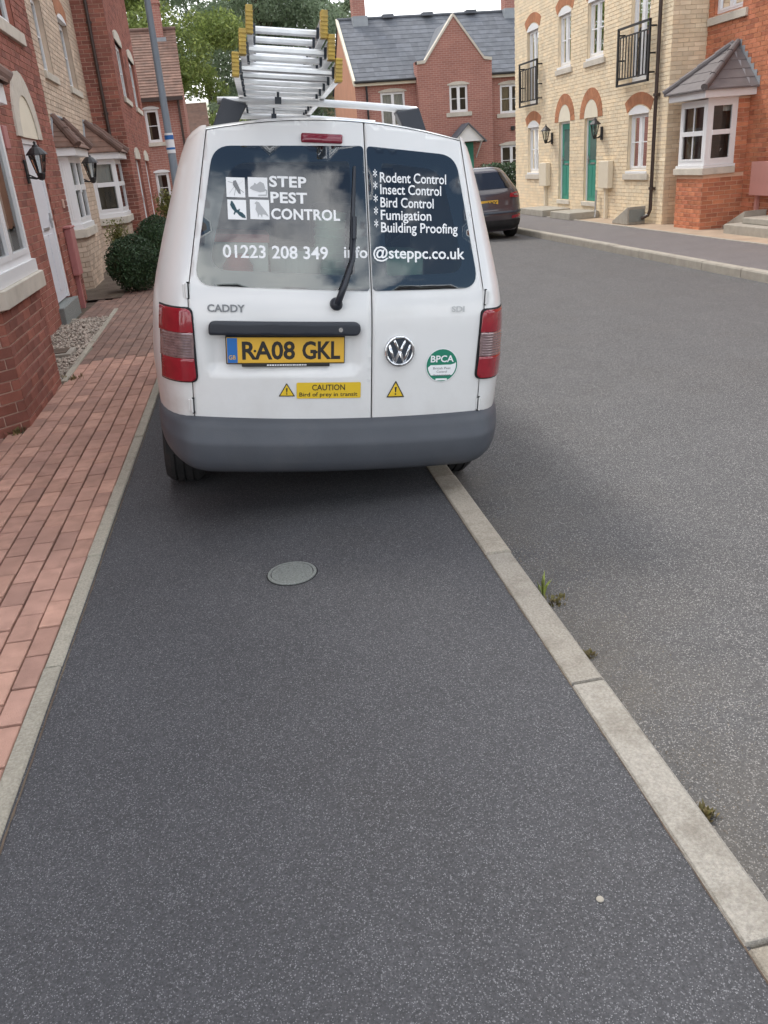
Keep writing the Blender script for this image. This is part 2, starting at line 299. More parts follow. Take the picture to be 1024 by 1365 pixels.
def grime_low(m, z0, z1, amt, col):
    t = m.node_tree; b = t.nodes['Principled BSDF']; n = t.nodes.new; L = t.links.new; src = b.inputs['Base Color'].links[0].from_socket
    tc_ = n('ShaderNodeTexCoord'); sx = n('ShaderNodeSeparateXYZ'); L(tc_.outputs['Object'], sx.inputs[0]); mr = n('ShaderNodeMapRange'); mr.inputs['From Min'].default_value = z1; mr.inputs['From Max'].default_value = z0; mr.interpolation_type = 'SMOOTHSTEP'; L(sx.outputs['Z'], mr.inputs['Value'])
    nz = n('ShaderNodeTexNoise'); nz.inputs['Scale'].default_value = 5; nz.inputs['Detail'].default_value = 8; nz.inputs['Roughness'].default_value = .7; L(tc_.outputs['Object'], nz.inputs['Vector'])
    m2 = n('ShaderNodeMapRange'); m2.inputs['From Min'].default_value = .35; m2.inputs['From Max'].default_value = .7; m2.inputs['To Min'].default_value = .25; L(nz.outputs['Fac'], m2.inputs['Value'])
    mu = n('ShaderNodeMath'); mu.operation = 'MULTIPLY'; L(mr.outputs[0], mu.inputs[0]); L(m2.outputs[0], mu.inputs[1]); mu2 = n('ShaderNodeMath'); mu2.operation = 'MULTIPLY'; L(mu.outputs[0], mu2.inputs[0]); mu2.inputs[1].default_value = amt
    ab = n('ShaderNodeMath'); ab.operation = 'ABSOLUTE'; L(sx.outputs['X'], ab.inputs[0]); m3 = n('ShaderNodeMapRange'); m3.inputs['From Min'].default_value = .60; m3.inputs['From Max'].default_value = .84; m3.inputs['To Min'].default_value = .55; m3.inputs['To Max'].default_value = 1.5; L(ab.outputs[0], m3.inputs['Value'])
    mu3 = n('ShaderNodeMath'); mu3.operation = 'MULTIPLY'; mu3.use_clamp = True; L(mu2.outputs[0], mu3.inputs[0]); L(m3.outputs[0], mu3.inputs[1])
    mx = n('ShaderNodeMix'); mx.data_type = 'RGBA'; L(mu3.outputs[0], mx.inputs['Factor']); L(src, mx.inputs['A']); mx.inputs['B'].default_value = (*col, 1); L(mx.outputs['Result'], b.inputs['Base Color'])
grime_low(M['paint'], .5, .95, .5, (0.36, 0.32, 0.28))
M['plastic'] = pmat('dark_plastic', (0.072, 0.078, 0.091), 0.55, 0.10, 6, 0.15, 300, spec=0.4, dirt=((0.11, 0.11, 0.115), 3.5, 0.5, 0.8, 0.5))
M['handle'] = pmat('handle_plastic', (0.022, 0.026, 0.036), 0.4, 0.08, 5)
M['rubber'] = pmat('rubber', (0.014, 0.014, 0.015), 0.8, 0.15, 12, 0.2, 60, dirt=((0.06, 0.055, 0.05), 6, 0.5, 0.8, 0.4))
M['gap'] = pmat('dark_gap', (0.01, 0.01, 0.012), 0.8, 0.05)
M['lamp_red'] = pmat('red_lens', (0.27, 0.009, 0.020), 0.12, 0.12, 30, coat=0.8)
M['lamp_darkred'] = pmat('dark_red_lens', (0.20, 0.012, 0.03), 0.15, 0.08, 20, coat=0.8)
M['lamp_clear'] = pmat('clear_lens', (0.30, 0.21, 0.21), 0.15, 0.3, 40, coat=0.8, metal=0.4)
M['frit'] = pmat('black_glass_border', (0.012, 0.016, 0.026), 0.05, 0.02, spec=0.8)
M['vinyl'] = pmat('white_vinyl', (0.82, 0.83, 0.84), 0.5, 0.02)
M['ink'] = pmat('black_ink', (0.02, 0.018, 0.016), 0.6, 0.02)
M['ink_teal'] = pmat('teal_ink', (0.015, 0.06, 0.08), 0.6, 0.02)
M['ink_grey'] = pmat('grey_ink', (0.20, 0.21, 0.22), 0.6, 0.02)
M['ink_mid'] = pmat('mid_grey_ink', (0.42, 0.43, 0.44), 0.6, 0.02)
M['plate'] = pmat('yellow_plate', (0.72, 0.42, 0.045), 0.4, 0.05)
M['blue'] = pmat('blue_band', (0.02, 0.14, 0.42), 0.4, 0.03)
M['sticker'] = pmat('yellow_sticker', (0.70, 0.47, 0.02), 0.45, 0.03)
M['green_s'] = pmat('green_sticker', (0.01, 0.20, 0.12), 0.45, 0.03)
M['badge'] = pmat('badge_dark', (0.035, 0.045, 0.06), 0.25, 0.05)
M['alu'] = pmat('aluminium', (0.72, 0.73, 0.74), 0.38, 0.15, 14, metal=0.9)
M['rackbar'] = pmat('rack_bar', (0.60, 0.61, 0.62), 0.4, 0.08, metal=0.5)
M['yellow_cap'] = pmat('yellow_cap', (0.50, 0.34, 0.06), 0.6, 0.25, 18, dirt=((0.25, 0.18, 0.08), 14, 0.42, 0.7, 0.7))
M['post'] = pmat('grey_post', (0.20, 0.235, 0.27), 0.5, 0.06)
M['car'] = pmat('dark_car_paint', (0.055, 0.045, 0.052), 0.25, 0.05, coat=0.8)
M['car_glass'] = pmat('car_glass', (0.012, 0.013, 0.017), 0.04, 0.05, spec=0.8)
M['leaf'] = pmat('hedge_leaf', (0.042, 0.085, 0.030), 0.6, 0.2, 3, island=0.45, col2=(0.030, 0.06, 0.025))
M['leaf_y'] = pmat('yellow_leaf', (0.20, 0.19, 0.045), 0.6, 0.2, 3, island=0.35, col2=(0.12, 0.13, 0.03))
M['weed'] = pmat('weed_leaf', (0.24, 0.30, 0.06), 0.6, 0.2, 3, island=0.35, col2=(0.2, 0.22, 0.05))
M['weed_dry'] = pmat('dry_weed', (0.20, 0.15, 0.07), 0.8, 0.2, 3, island=0.35, col2=(0.13, 0.12, 0.04))
M['bark'] = pmat('bark', (0.10, 0.075, 0.055), 0.95, 0.3, 8, 0.6, 30)
M['iron'] = pmat('cover_iron', (0.24, 0.255, 0.24), 0.8, 0.35, 140, 0.9, 260, coords='World')

def leafmat(name, c1, c2):
    m = pmat(name, c1, 0.55, 0.15, 0.5, island=0.4, col2=c2); t = m.node_tree; b = t.nodes['Principled BSDF']; o = [x for x in t.nodes if x.type == 'OUTPUT_MATERIAL'][0]
    tl = t.nodes.new('ShaderNodeBsdfTranslucent'); mx = t.nodes.new('ShaderNodeMixShader'); mx.inputs[0].default_value = 0.45
    src = b.inputs['Base Color'].links[0].from_socket; t.links.new(src, tl.inputs[0])
    t.links.new(b.outputs[0], mx.inputs[1]); t.links.new(tl.outputs[0], mx.inputs[2]); t.links.new(mx.outputs[0], o.inputs['Surface']); return m
M['tree_a'] = leafmat('bright_tree_leaf', (0.38, 0.44, 0.14), (0.24, 0.31, 0.10))
M['tree_b'] = leafmat('poplar_leaf', (0.31, 0.38, 0.24), (0.21, 0.27, 0.17))

# ------------------------------------------------------------------ helpers: brickwork, windows
def subtract(iv, a, b):
    res = []
    for x0, x1 in iv:
        if b <= x0 or a >= x1: res.append((x0, x1)); continue
        if a > x0: res.append((x0, a))
        if b < x1: res.append((b, x1))
    return res
def brickwall(parent, O, U, Nn, L, z0, z1, ops, mb, mm, course=0.075, bl=0.225, indiv=0, reveal=0.10, name='wall', proud=0.008, zlim=None):
    """mortar sheet with openings and reveals, and one small block of geometry per brick in front of it"""
    f = frame_map(O, U, Nn); b = MB(f)
    us = sorted(set([0, L] + [min(max(x, 0), L) for o in ops for x in o[:2]])); zs = sorted(set([z0, z1] + [min(max(x, z0), z1) for o in ops for x in o[2:4]]))
    for i in range(len(us) - 1):
        for j in range(len(zs) - 1):
            cu, cz = (us[i] + us[i + 1]) / 2, (zs[j] + zs[j + 1]) / 2
            if any(o[0] < cu < o[1] and o[2] < cz < o[3] for o in ops): continue
            b.quad((us[i], 0, zs[j]), (us[i + 1], 0, zs[j]), (us[i + 1], 0, zs[j + 1]), (us[i], 0, zs[j + 1]))
    wall = b.build(name, mm, parent)
    if ops:
        for o in ops:
            r = MB(f); u0, u1, a, c = o[:4]; p = proud
            r.quad((u0, p, a), (u0, -reveal, a), (u0, -reveal, c), (u0, p, c)); r.quad((u1, -reveal, a), (u1, p, a), (u1, p, c), (u1, -reveal, c))
            r.quad((u0, -reveal, c), (u1, -reveal, c), (u1, p, c), (u0, p, c)); r.quad((u0, p, a), (u1, p, a), (u1, -reveal, a), (u0, -reveal, a))
            r.build('reveal', mb, wall)
    g = 0.005; bricks = []
    nrow = int((z1 - z0) / course + 0.01)
    for k in range(nrow):
        za, zb = z0 + k * course + g, z0 + (k + 1) * course - g
        u = -(bl / 2 if k % 2 else 0)
        while u < L:
            iv = [(max(u + g, 0), min(u + bl - g, L))]
            if iv[0][1] - iv[0][0] > 0.02:
                for o in ops:
                    ov = min(zb, o[3]) - max(za, o[2])
                    if ov > 0.4 * (zb - za): iv = subtract(iv, o[0], o[1])
                for x0, x1 in iv:
                    if x1 - x0 > 0.02: bricks.append((x0, x1, za, zb, abs((x1 - x0) - (bl - 2 * g)) < 1e-4))
            u += bl
    def key(q): return (Vector(f((q[0] + q[1]) / 2, 0, (q[2] + q[3]) / 2)) - CAM).length
    single = []
    if indiv:
        full = sorted([q for q in bricks if q[4] and (zlim is None or zlim[0] <= q[2] <= zlim[1])], key=key); single = full[:indiv]; ss = set(single); bricks = [q for q in bricks if q not in ss]
    if bricks:
        B = MB(f)
        for x0, x1, za, zb, _ in bricks:
            p = proud + random.uniform(-0.0015, 0.0015)
            B.add([(x0, 0, za), (x1, 0, za), (x1, 0, zb), (x0, 0, zb), (x0, p, za), (x1, p, za), (x1, p, zb), (x0, p, zb)],
                  [(4, 5, 6, 7), (0, 1, 5, 4), (1, 2, 6, 5), (2, 3, 7, 6), (3, 0, 4, 7)])
        B.build('brickwork', mb, wall, kind='stuff')
    if single:
        hl, hh = bl / 2 - g, course / 2 - g; T = MB(lambda u, n, z: (U[0] * u + Nn[0] * n, U[1] * u + Nn[1] * n, z)); c = 0.004
        T.add([(-hl, 0, -hh), (hl, 0, -hh), (hl, 0, hh), (-hl, 0, hh), (-hl, proud - c, -hh), (hl, proud - c, -hh), (hl, proud - c, hh), (-hl, proud - c, hh),
               (-hl + c, proud, -hh + c), (hl - c, proud, -hh + c), (hl - c, proud, hh - c), (-hl + c, proud, hh - c)],
              [(8, 9, 10, 11), (4, 5, 9, 8), (5, 6, 10, 9), (6, 7, 11, 10), (7, 4, 8, 11), (0, 1, 5, 4), (1, 2, 6, 5), (2, 3, 7, 6), (3, 0, 4, 7)])
        proto = T.build('brick', mb, wall); first = True
        for x0, x1, za, zb, _ in single:
            o = proto if first else proto.copy()
            if not first: C.objects.link(o)
            first = False
            o.location = Vector(f((x0 + x1) / 2, random.uniform(-0.0012, 0.0012), (za + zb) / 2))
    return wall

def plainwall(parent, O, U, Nn, L, z0, z1, ops, m, name='wall', reveal=0.1):
    f = frame_map(O, U, Nn); b = MB(f)
    us = sorted(set([0, L] + [x for o in ops for x in o[:2]])); zs = sorted(set([z0, z1] + [x for o in ops for x in o[2:4]]))
    for i in range(len(us) - 1):
        for j in range(len(zs) - 1):
            cu, cz = (us[i] + us[i + 1]) / 2, (zs[j] + zs[j + 1]) / 2
            if any(o[0] < cu < o[1] and o[2] < cz < o[3] for o in ops): continue
            b.quad((us[i], 0, zs[j]), (us[i + 1], 0, zs[j]), (us[i + 1], 0, zs[j + 1]), (us[i], 0, zs[j + 1]))
    for o in ops:
        u0, u1, a, c = o[:4]
        b.quad((u0, 0, a), (u0, -reveal, a), (u0, -reveal, c), (u0, 0, c)); b.quad((u1, -reveal, a), (u1, 0, a), (u1, 0, c), (u1, -reveal, c))
        b.quad((u0, -reveal, c), (u1, -reveal, c), (u1, 0, c), (u0, 0, c)); b.quad((u0, 0, a), (u1, 0, a), (u1, -reveal, a), (u0, -reveal, a))
    return b.build(name, m, parent)

def window(parent, O, U, Nn, u0, u1, z0, z1, n=-0.07, sashes=2, bars=(0.5,), vbars=(), fw=0.05, curtain=None, room=True, name='window', transom=None):
    """frame > panes, room and curtain behind; n is the depth of the frame's face"""
    f = frame_map(O, U, Nn); b = MB(f); t = 0.05
    b.box(u0, u0 + fw, n - t, n, z0, z1); b.box(u1 - fw, u1, n - t, n, z0, z1); b.box(u0 + fw, u1 - fw, n - t, n, z0, z0 + fw); b.box(u0 + fw, u1 - fw, n - t, n, z1 - fw, z1)
    wd = (u1 - u0 - 2 * fw) / sashes; sf = 0.038; cells = []
    for s in range(sashes):
        a = u0 + fw + s * wd; e = a + wd; lo, hi = z0 + fw, z1 - fw; n2 = n + 0.006
        if s > 0: b.box(a - 0.022, a + 0.022, n - t, n + 0.002, lo, hi)
        la, le = a + (0.022 if s > 0 else 0), e - (0.022 if s < sashes - 1 else 0)
        b.box(la, la + sf, n - t + .01, n2, lo, hi); b.box(le - sf, le, n - t + .01, n2, lo, hi); b.box(la + sf, le - sf, n - t + .01, n2, lo, lo + sf); b.box(la + sf, le - sf, n - t + .01, n2, hi - sf, hi)
        gl, gr, gb, gt = la + sf, le - sf, lo + sf, hi - sf
        for q in bars: zc = gb + (gt - gb) * q; b.box(gl, gr, n - 0.03, n - 0.004, zc - 0.011, zc + 0.011)
        for q in vbars: uc = gl + (gr - gl) * q; b.box(uc - 0.011, uc + 0.011, n - 0.03, n - 0.005, gb, gt)
        if transom: zc = gb + (gt - gb) * transom; b.box(gl, gr, n - t + .01, n2 + 0.012, zc - 0.04, zc + 0.04)
        cells.append((gl, gr, gb, gt))
    fr = b.build(name, M['upvc'], parent)
    for gl, gr, gb, gt in cells:
        p = MB(f); p.quad((gl, n - 0.02, gb), (gr, n - 0.02, gb), (gr, n - 0.02, gt), (gl, n - 0.02, gt)); p.build('pane', M['pane'], fr)
    if room:
        r = MB(f); d = -0.75 if n < 0 else -0.3; a, e, lo, hi = u0 + .02, u1 - .02, z0 + .02, z1 - .02; k = n - t + .002; x = 0.35 if n < 0 else 0.0
        r.quad((a - x, d, lo - x), (e + x, d, lo - x), (e + x, d, hi + x), (a - x, d, hi + x))
        r.quad((a, k, lo), (a - x, d, lo - x), (a - x, d, hi + x), (a, k, hi)); r.quad((e, k, lo), (e + x, d, lo - x), (e + x, d, hi + x), (e, k, hi))
        r.quad((a, k, lo), (e, k, lo), (e + x, d, lo - x), (a - x, d, lo - x)); r.quad((a, k, hi), (e, k, hi), (e + x, d, hi + x), (a - x, d, hi + x))
        r.build('room_inside', M['room'], fr)
    if curtain:
        mname, parts = curtain
        for (fa, fb, za, zb) in parts:
            c = MB(f); ua, ub = u0 + fw + (u1 - u0 - 2 * fw) * fa, u0 + fw + (u1 - u0 - 2 * fw) * fb; zl, zh = z0 + fw + (z1 - z0 - 2 * fw) * za, z0 + fw + (z1 - z0 - 2 * fw) * zb
            k = max(4, int((ub - ua) / 0.025)); vs = []
            for i in range(k + 1):
                uu = ua + (ub - ua) * i / k; nn = n - 0.10 + 0.014 * math.sin(i * 1.5) + 0.006 * math.sin(i * 0.7)
                vs += [(uu, nn, zl), (uu, nn, zh)]
            c.add(vs, [(2 * i, 2 * i + 2, 2 * i + 3, 2 * i + 1) for i in range(k)]); c.build('curtain', M[mname], fr, smooth=True)
    return fr

def arcpts(uc, zc, r0, r1, a0, a1, k):
    return [(uc + r0 * math.cos(a0 + (a1 - a0) * i / k), zc + r1 * math.sin(a0 + (a1 - a0) * i / k)) for i in range(k + 1)]
def arch(parent, O, U, Nn, u0, u1, zspring, rise, band, n0, n1, m, name='arch', k=9, gap=0.006):
    """segmental arch of separate wedge bricks, joined"""
    f = frame_map(O, U, Nn); b = MB(f); c = (u1 - u0) / 2; uc = (u0 + u1) / 2
    if abs(rise - c) < 1e-6: Rr, zc = c, zspring; a = PI / 2
    else:
        Rr = (c * c + rise * rise) / (2 * rise); zc = zspring + rise - Rr; a = math.asin(c / Rr)
    for i in range(k):
        t0 = PI / 2 + a - 2 * a * i / k - gap / Rr / 2; t1 = PI / 2 + a - 2 * a * (i + 1) / k + gap / Rr / 2
        tm = (t0 + t1) / 2
        q = [(uc + r * math.cos(t), zc + r * math.sin(t)) for r, t in ((Rr, t0), (Rr + band, t0), (Rr + band, tm), (Rr + band, t1), (Rr, t1), (Rr, tm))]
        b.prism([(x, n0, z) for x, z in q], [(x, n1, z) for x, z in q])
    return b.build(name, m, parent)
def archpanel(parent, O, U, Nn, u0, u1, z0, zspring, rise, n0, n1, m, name='panel', k=16):
    f = frame_map(O, U, Nn); b = MB(f); c = (u1 - u0) / 2; uc = (u0 + u1) / 2
    if abs(rise - c) < 1e-6: Rr, zc, a = c, zspring, PI / 2
    else:
        Rr = (c * c + rise * rise) / (2 * rise); zc = zspring + rise - Rr; a = math.asin(c / Rr)
    pts = [(u0, z0), (u1, z0)] + [(uc + Rr * math.cos(PI / 2 - a + 2 * a * i / k), zc + Rr * math.sin(PI / 2 - a + 2 * a * i / k)) for i in range(k + 1)]
    if z0 >= zspring - 1e-6: pts = pts[2:]
    b.prism([(x, n0, z) for x, z in pts], [(x, n1, z) for x, z in pts])
    return b.build(name, m, parent)
def sill(parent, O, U, Nn, u0, u1, z0, z1, n0=-0.06, n1=0.05, m='stone', name='sill', bev=0.006):
    b = MB(frame_map(O, U, Nn)); b.box(u0, u1, n0, n1, z0, z1); return b.build(name, M[m], parent, bev=bev)

def text(s, size, m, parent, mapf, name='lettering', x=0, z=0, sx=1.0, bold=0.0, align='LEFT', spacing=1.0, shear=0.0, w=None):
    """flat lettering: Blender's own font turned into a mesh and laid on a surface by mapf(x, z)"""
    cu = bpy.data.curves.new('t', 'FONT'); cu.body = s; cu.size = size; cu.align_x = 'LEFT'; cu.offset = bold * size * 0.7; cu.space_character = spacing; cu.shear = shear; cu.resolution_u = 3
    o = bpy.data.objects.new('t', cu); C.objects.link(o); dg = bpy.context.evaluated_depsgraph_get(); me = bpy.data.meshes.new_from_object(o.evaluated_get(dg)); bpy.data.objects.remove(o)
    vs = [v.co.copy() for v in me.vertices]
    if vs:
        lo = min(v.x for v in vs); hi = max(v.x for v in vs)
        if w: sx = w / (hi - lo)
        sh = {'LEFT': -lo, 'CENTER': -(lo + hi) / 2, 'RIGHT': -hi}[align]
        for i, v in enumerate(me.vertices): v.co = mapf(x + (vs[i].x + sh) * sx, z + vs[i].y)
    me.materials.clear(); me.materials.append(m)
    return link(bpy.data.objects.new(name, me), parent)

# ------------------------------------------------------------------ ground, road, pavements
def in_frame(p, margin=0.0):
    d = R.transposed() @ (Vector(p) - CAM) if False else None
    q = R.inverted() @ (Vector(p) - CAM)
    if q.z > -0.1: return False
    x, y = 512 + 1090 * q.x / -q.z, 682.5 - 1090 * q.y / -q.z
    return -margin < x < 1024 + margin and -margin < y < 1365 + margin
def sheet(name, xs, ys, m, zf, label=None, parent=None):
    b = MB(); nx, ny = len(xs), len(ys); vs = []
    for y in ys:
        for x in xs:
            xx = x(y) if callable(x) else x; vs.append((xx, y, zf(xx, y) if callable(zf) else zf))
    b.add(vs, [(j * nx + i, j * nx + i + 1, (j + 1) * nx + i + 1, (j + 1) * nx + i) for j in range(ny - 1) for i in range(nx - 1)])
    return b.build(name, m, parent, kind='structure', label=label, smooth=True)
g = MB(); g.quad((-200, -120, -0.32), (200, -120, -0.32), (200, 260, -0.32), (-200, 260, -0.32)); g.build('ground', M['ground'], kind='structure')
kl = lambda y: 0.835 + 0.020 * y          # pavement side of the kerb
kr = lambda y: 0.950 + 0.020 * y          # road side of the kerb
ei = lambda y: -0.835 + 0.0265 * y        # pavement side of the edging
eo = lambda y: -0.895 + 0.0265 * y        # house side of the edging
YS = [-6, -3, 0, 3, 6, 9, 12, 16, 20, 24, 28, 34, 44, 60]
RZ = [(0.0, -0.165), (0.5, -0.145), (1.6, -0.115), (2.7, -0.10), (3.8, -0.115), (4.9, -0.145), (5.48, -0.165)]
def roadx(t): return lambda y: kr(y) - 0.01 + (6.44 - kr(0)) * t / 5.48 if t > 0.2 else kr(y) - 0.01
rb = MB(); vs = []; nx = len(RZ)
for y in YS:
    for t, z in RZ: vs.append((kr(y) - 0.02 + (6.45 - kr(y) + 0.02) * t / 5.48, y, z))
rb.add(vs, [(j * nx + i, j * nx + i + 1, (j + 1) * nx + i + 1, (j + 1) * nx + i) for j in range(len(YS) - 1) for i in range(nx - 1)])
rb.build('road', M['road'], kind='structure', smooth=True)
sheet('pavement', [lambda y: ei(y) - 0.01, lambda y: (ei(y) + kl(y)) / 2, lambda y: kl(y) + 0.01], YS, M['pav'], -0.006)

def stones(name, xf0, xf1, y0, y1, length, z0, z1, m, child, offs=0.0, ch=0.012, jit=0.003):
    root = structure(name); y = y0 + offs; first = None
    while y < y1:
        a, e = y + 0.0045, y + length - 0.0045; bb = MB(); j0 = random.uniform(-jit, jit); dz = random.uniform(-jit, jit)
        X0, X1, X2, X3 = xf0(a) + j0, xf1(a) + j0, xf1(e) + j0, xf0(e) + j0
        c = ch; zt = z1 + dz
        bot = [(X0, a, z0), (X1, a, z0), (X2, e, z0), (X3, e, z0)]; mid = [(X0, a, zt - c), (X1, a, zt - c), (X2, e, zt - c), (X3, e, zt - c)]
        top = [(X0 + c * .5, a + c * .35, zt), (X1 - c, a + c * .35, zt), (X2 - c, e - c * .35, zt), (X3 + c * .5, e - c * .35, zt)]
        bb.add(bot + mid + top, [(8, 9, 10, 11)] + [(i, (i + 1) % 4, 4 + (i + 1) % 4, 4 + i) for i in range(4)] + [(4 + i, 4 + (i + 1) % 4, 8 + (i + 1) % 4, 8 + i) for i in range(4)])
        bb.build(child, m, root); y += length
    return root
stones('kerb', kl, kr, -2.765, 30, 0.955, -0.3, 0.004, M['kerb'], 'kerbstone', offs=0.0)
stones('edging', eo, ei, -2.0, 26, 0.915, -0.2, 0.004, M['edging'], 'edging_stone', offs=0.05, ch=0.006)
stones('far_kerb', lambda y: 6.40, lambda y: 6.54, -4, 34, 0.915, -0.3, -0.045, M['concrete'], 'kerbstone', ch=0.02)
sheet('far_pavement', [6.53, 8.1], YS, M['pavR'], -0.055)
sheet('front_path', [8.085, 9.4], YS, M['pathR'], -0.052)
stones('far_edging', lambda y: 8.03, lambda y: 8.09, 4, 26, 0.915, -0.2, -0.042, M['concrete'], 'edging_stone', ch=0.005)

def grime(name, xf, y0, y1, z, seed):
    rnd = random.Random(seed); b = MB(); y = y0; vs = []
    while y < y1:
        a, e = rnd.uniform(.001, .005), rnd.uniform(.0, .004)
        vs += [(xf(y) - a, y, z), (xf(y) + e, y, z)]; y += rnd.uniform(.015, .05)
    n = len(vs) // 2; b.add(vs, [(2 * i, 2 * i + 1, 2 * i + 3, 2 * i + 2) for i in range(n - 1)]); return b.build(name, M['soil'], kind='structure')
grime('kerb_joint', kl, .3, 14, -0.0035, 3); grime('edging_joint', lambda y: ei(y) + .008, .5, 14, -0.0035, 5)
sg = MB(); rnd = random.Random(9); vs = []; y = .3                      # dirt lying in the gutter
while y < 14: vs += [(kr(y) - .005, y, -.162), (kr(y) + rnd.uniform(.01, .05), y, -.161)]; y += rnd.uniform(.03, .08)
sg.add(vs, [(2 * i, 2 * i + 1, 2 * i + 3, 2 * i + 2) for i in range(len(vs) // 2 - 1)]); sg.build('gutter_dirt', M['soil'], kind='structure')

# block paving: every block is a piece, the nearest 300 objects of their own
root = structure('block_paving')
base = MB(); base.quad((-2.05, -3, -0.022), (eo(-3), -3, -0.022), (eo(26), 26, -0.022), (-2.25, 26, -0.022)); base.build('joint_sand', M['joint'], root, kind='structure')
def paver_ok(x, y):
    if y < 5.45: return x > -2.02
    if y < 7.3: return x > (-2.03 + (y - 5.45) if y < 5.95 else -1.58)
    if y < 10.9: return x > -1.515
    if y < 12.6: return x > -2.0
    return x > -1.55
pav = []; ang = math.atan(0.0265)
for k in range(13):
    y = 0.9 + (0.1 if k % 2 else 0.0) + random.uniform(-0.03, 0.03); wk = 0.1 if k else 0.088
    while y < 26:
        x = eo(y + .1) - 0.004 - (0.047 + (k - 1) * 0.1025 + 0.09 if k else 0.044)
        if paver_ok(x, y + 0.1): pav.append((x, y + 0.1, k))
        y += 0.2062 + random.uniform(-0.001, 0.001)
def paver_mesh(wd, ln):
    b = MB(); hx, hy = wd / 2 - 0.0035, ln / 2 - 0.0035; c = 0.004
    b.add([(-hx, -hy, -0.03), (hx, -hy, -0.03), (hx, hy, -0.03), (-hx, hy, -0.03), (-hx, -hy, -c), (hx, -hy, -c), (hx, hy, -c), (-hx, hy, -c), (-hx + c, -hy + c, 0), (hx - c, -hy + c, 0), (hx - c, hy - c, 0), (-hx + c, hy - c, 0)],
          [(8, 9, 10, 11)] + [(i, (i + 1) % 4, 4 + (i + 1) % 4, 4 + i) for i in range(4)] + [(4 + i, 4 + (i + 1) % 4, 8 + (i + 1) % 4, 8 + i) for i in range(4)])
    return b
pav.sort(key=lambda p: (0 if in_frame((p[0], p[1], 0), 6) else 1, (Vector((p[0], p[1], 0)) - CAM).length))
protos = {}
rest = MB(); rest_dark = MB()
for i, (x, y, k) in enumerate(pav):
    kk = 'a' if k == 0 else 'b'; rz = -ang + random.uniform(-0.008, 0.008); zz = random.uniform(-0.003, 0.002); tx, ty = random.uniform(-0.006, 0.006), random.uniform(-0.006, 0.006)
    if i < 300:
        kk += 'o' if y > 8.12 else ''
        if kk not in protos: protos[kk] = o = paver_mesh(0.088 if k == 0 else 0.1, 0.2).build('paver', M['paver_dark'] if y > 8.12 else M['paver'], root)
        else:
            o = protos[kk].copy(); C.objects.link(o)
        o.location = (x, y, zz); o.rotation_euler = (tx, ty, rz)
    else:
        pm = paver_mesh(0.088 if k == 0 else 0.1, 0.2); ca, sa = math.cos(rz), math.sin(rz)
        (rest_dark if y > 8.12 else rest).add([(x + vx * ca - vy * sa, y + vx * sa + vy * ca, vz + zz) for vx, vy, vz in pm.v], pm.f)
rest.build('distant_paver', M['paver'], root, kind='stuff'); rest_dark.build('distant_paver', M['paver_dark'], root, kind='stuff')

# garden strip between paving and houses
sheet('garden_bed', [-2.3, -1.5], [7.2, 8.5, 10, 10.9], M['soil'], lambda x, y: -0.012)
sheet('planting_bed', [-2.3, -1.93, -1.55], [12.6, 14, 16, 19.2, 26], M['soil'], lambda x, y: 0.01)
stones('bed_edging', lambda y: -1.53, lambda y: -1.48, 7.3, 10.9, 0.6, -0.15, 0.014, M['edging'], 'edging_stone', ch=0.004)
gm = MB()
for i in range(2600):
    x, y = random.uniform(-2.04, -1.53), random.uniform(7.25, 10.88)
    if y < 7.85 and x < -1.53 - (y - 7.28): continue
    r = random.uniform(0.009, 0.021); q = [Vector((random.uniform(.7, 1.2) * r * a, random.uniform(.7, 1.2) * r * b2, random.uniform(.5, .9) * r * c)) for a, b2, c in ((1, 0, 0), (0, 1, 0), (-1, 0, 0), (0, -1, 0), (0, 0, 1), (0, 0, -1))]
    t = random.uniform(0, PI); ct, st = math.cos(t), math.sin(t); z = random.uniform(-0.004, 0.014)
    gm.add([(x + v.x * ct - v.y * st, y + v.x * st + v.y * ct, z + v.z) for v in q], [(0, 1, 4), (1, 2, 4), (2, 3, 4), (3, 0, 4), (1, 0, 5), (2, 1, 5), (3, 2, 5), (0, 3, 5)])
tag(gm.build('gravel', M['gravel']), 'pale loose gravel filling the bed between house wall and block paving', 'gravel', kind='stuff')
db = MB(); db.box(-1.98, -1.62, 8.45, 8.8, -0.02, 0.035); o = db.build('drain_cover', M['concrete'], bev=0.01); tag(o, 'flat brown drain cover sunk in the gravel bed', 'drain cover')
g_ = MB(); g_.box(-1.93, -1.67, 8.5, 8.75, 0.035, 0.042); g_.build('lid', M['soil'], o)

# inspection cover in the asphalt
mc = thing('access_cover', 'small round grey metal access cover set in the asphalt pavement', 'manhole cover', (0.088, 3.075, 0))
b = MB(); b.lathe((0.088, 3.075, -0.006), (0, 0, 1), [(0.102, 0.0), (0.102, 0.006), (0.090, 0.007), (0.090, 0.0)], 40); b.build('frame', M['iron'], mc)
b = MB(); b.lathe((0.088, 3.075, -0.006), (0, 0, 1), [(0.086, 0.0), (0.086, 0.006), (0.0, 0.0065)], 40); b.build('lid', M['iron'], mc)
b = MB(); b.lathe((0.088, 3.075, -0.0055), (0, 0, 1), [(0.108, 0.001), (0.085, 0.0012)], 40); b.build('joint', M['gap'], mc)
b = MB()
for i in range(-6, 7):
    for j in range(-6, 7):
        x, y = i * .0135, j * .0135
        if math.hypot(x, y) < .077: b.box(.088 + x - .0042, .088 + x + .0042, 3.075 + y - .0042, 3.075 + y + .0042, .0, .0022)
b.build('tread', M['iron'], mc, kind='stuff')

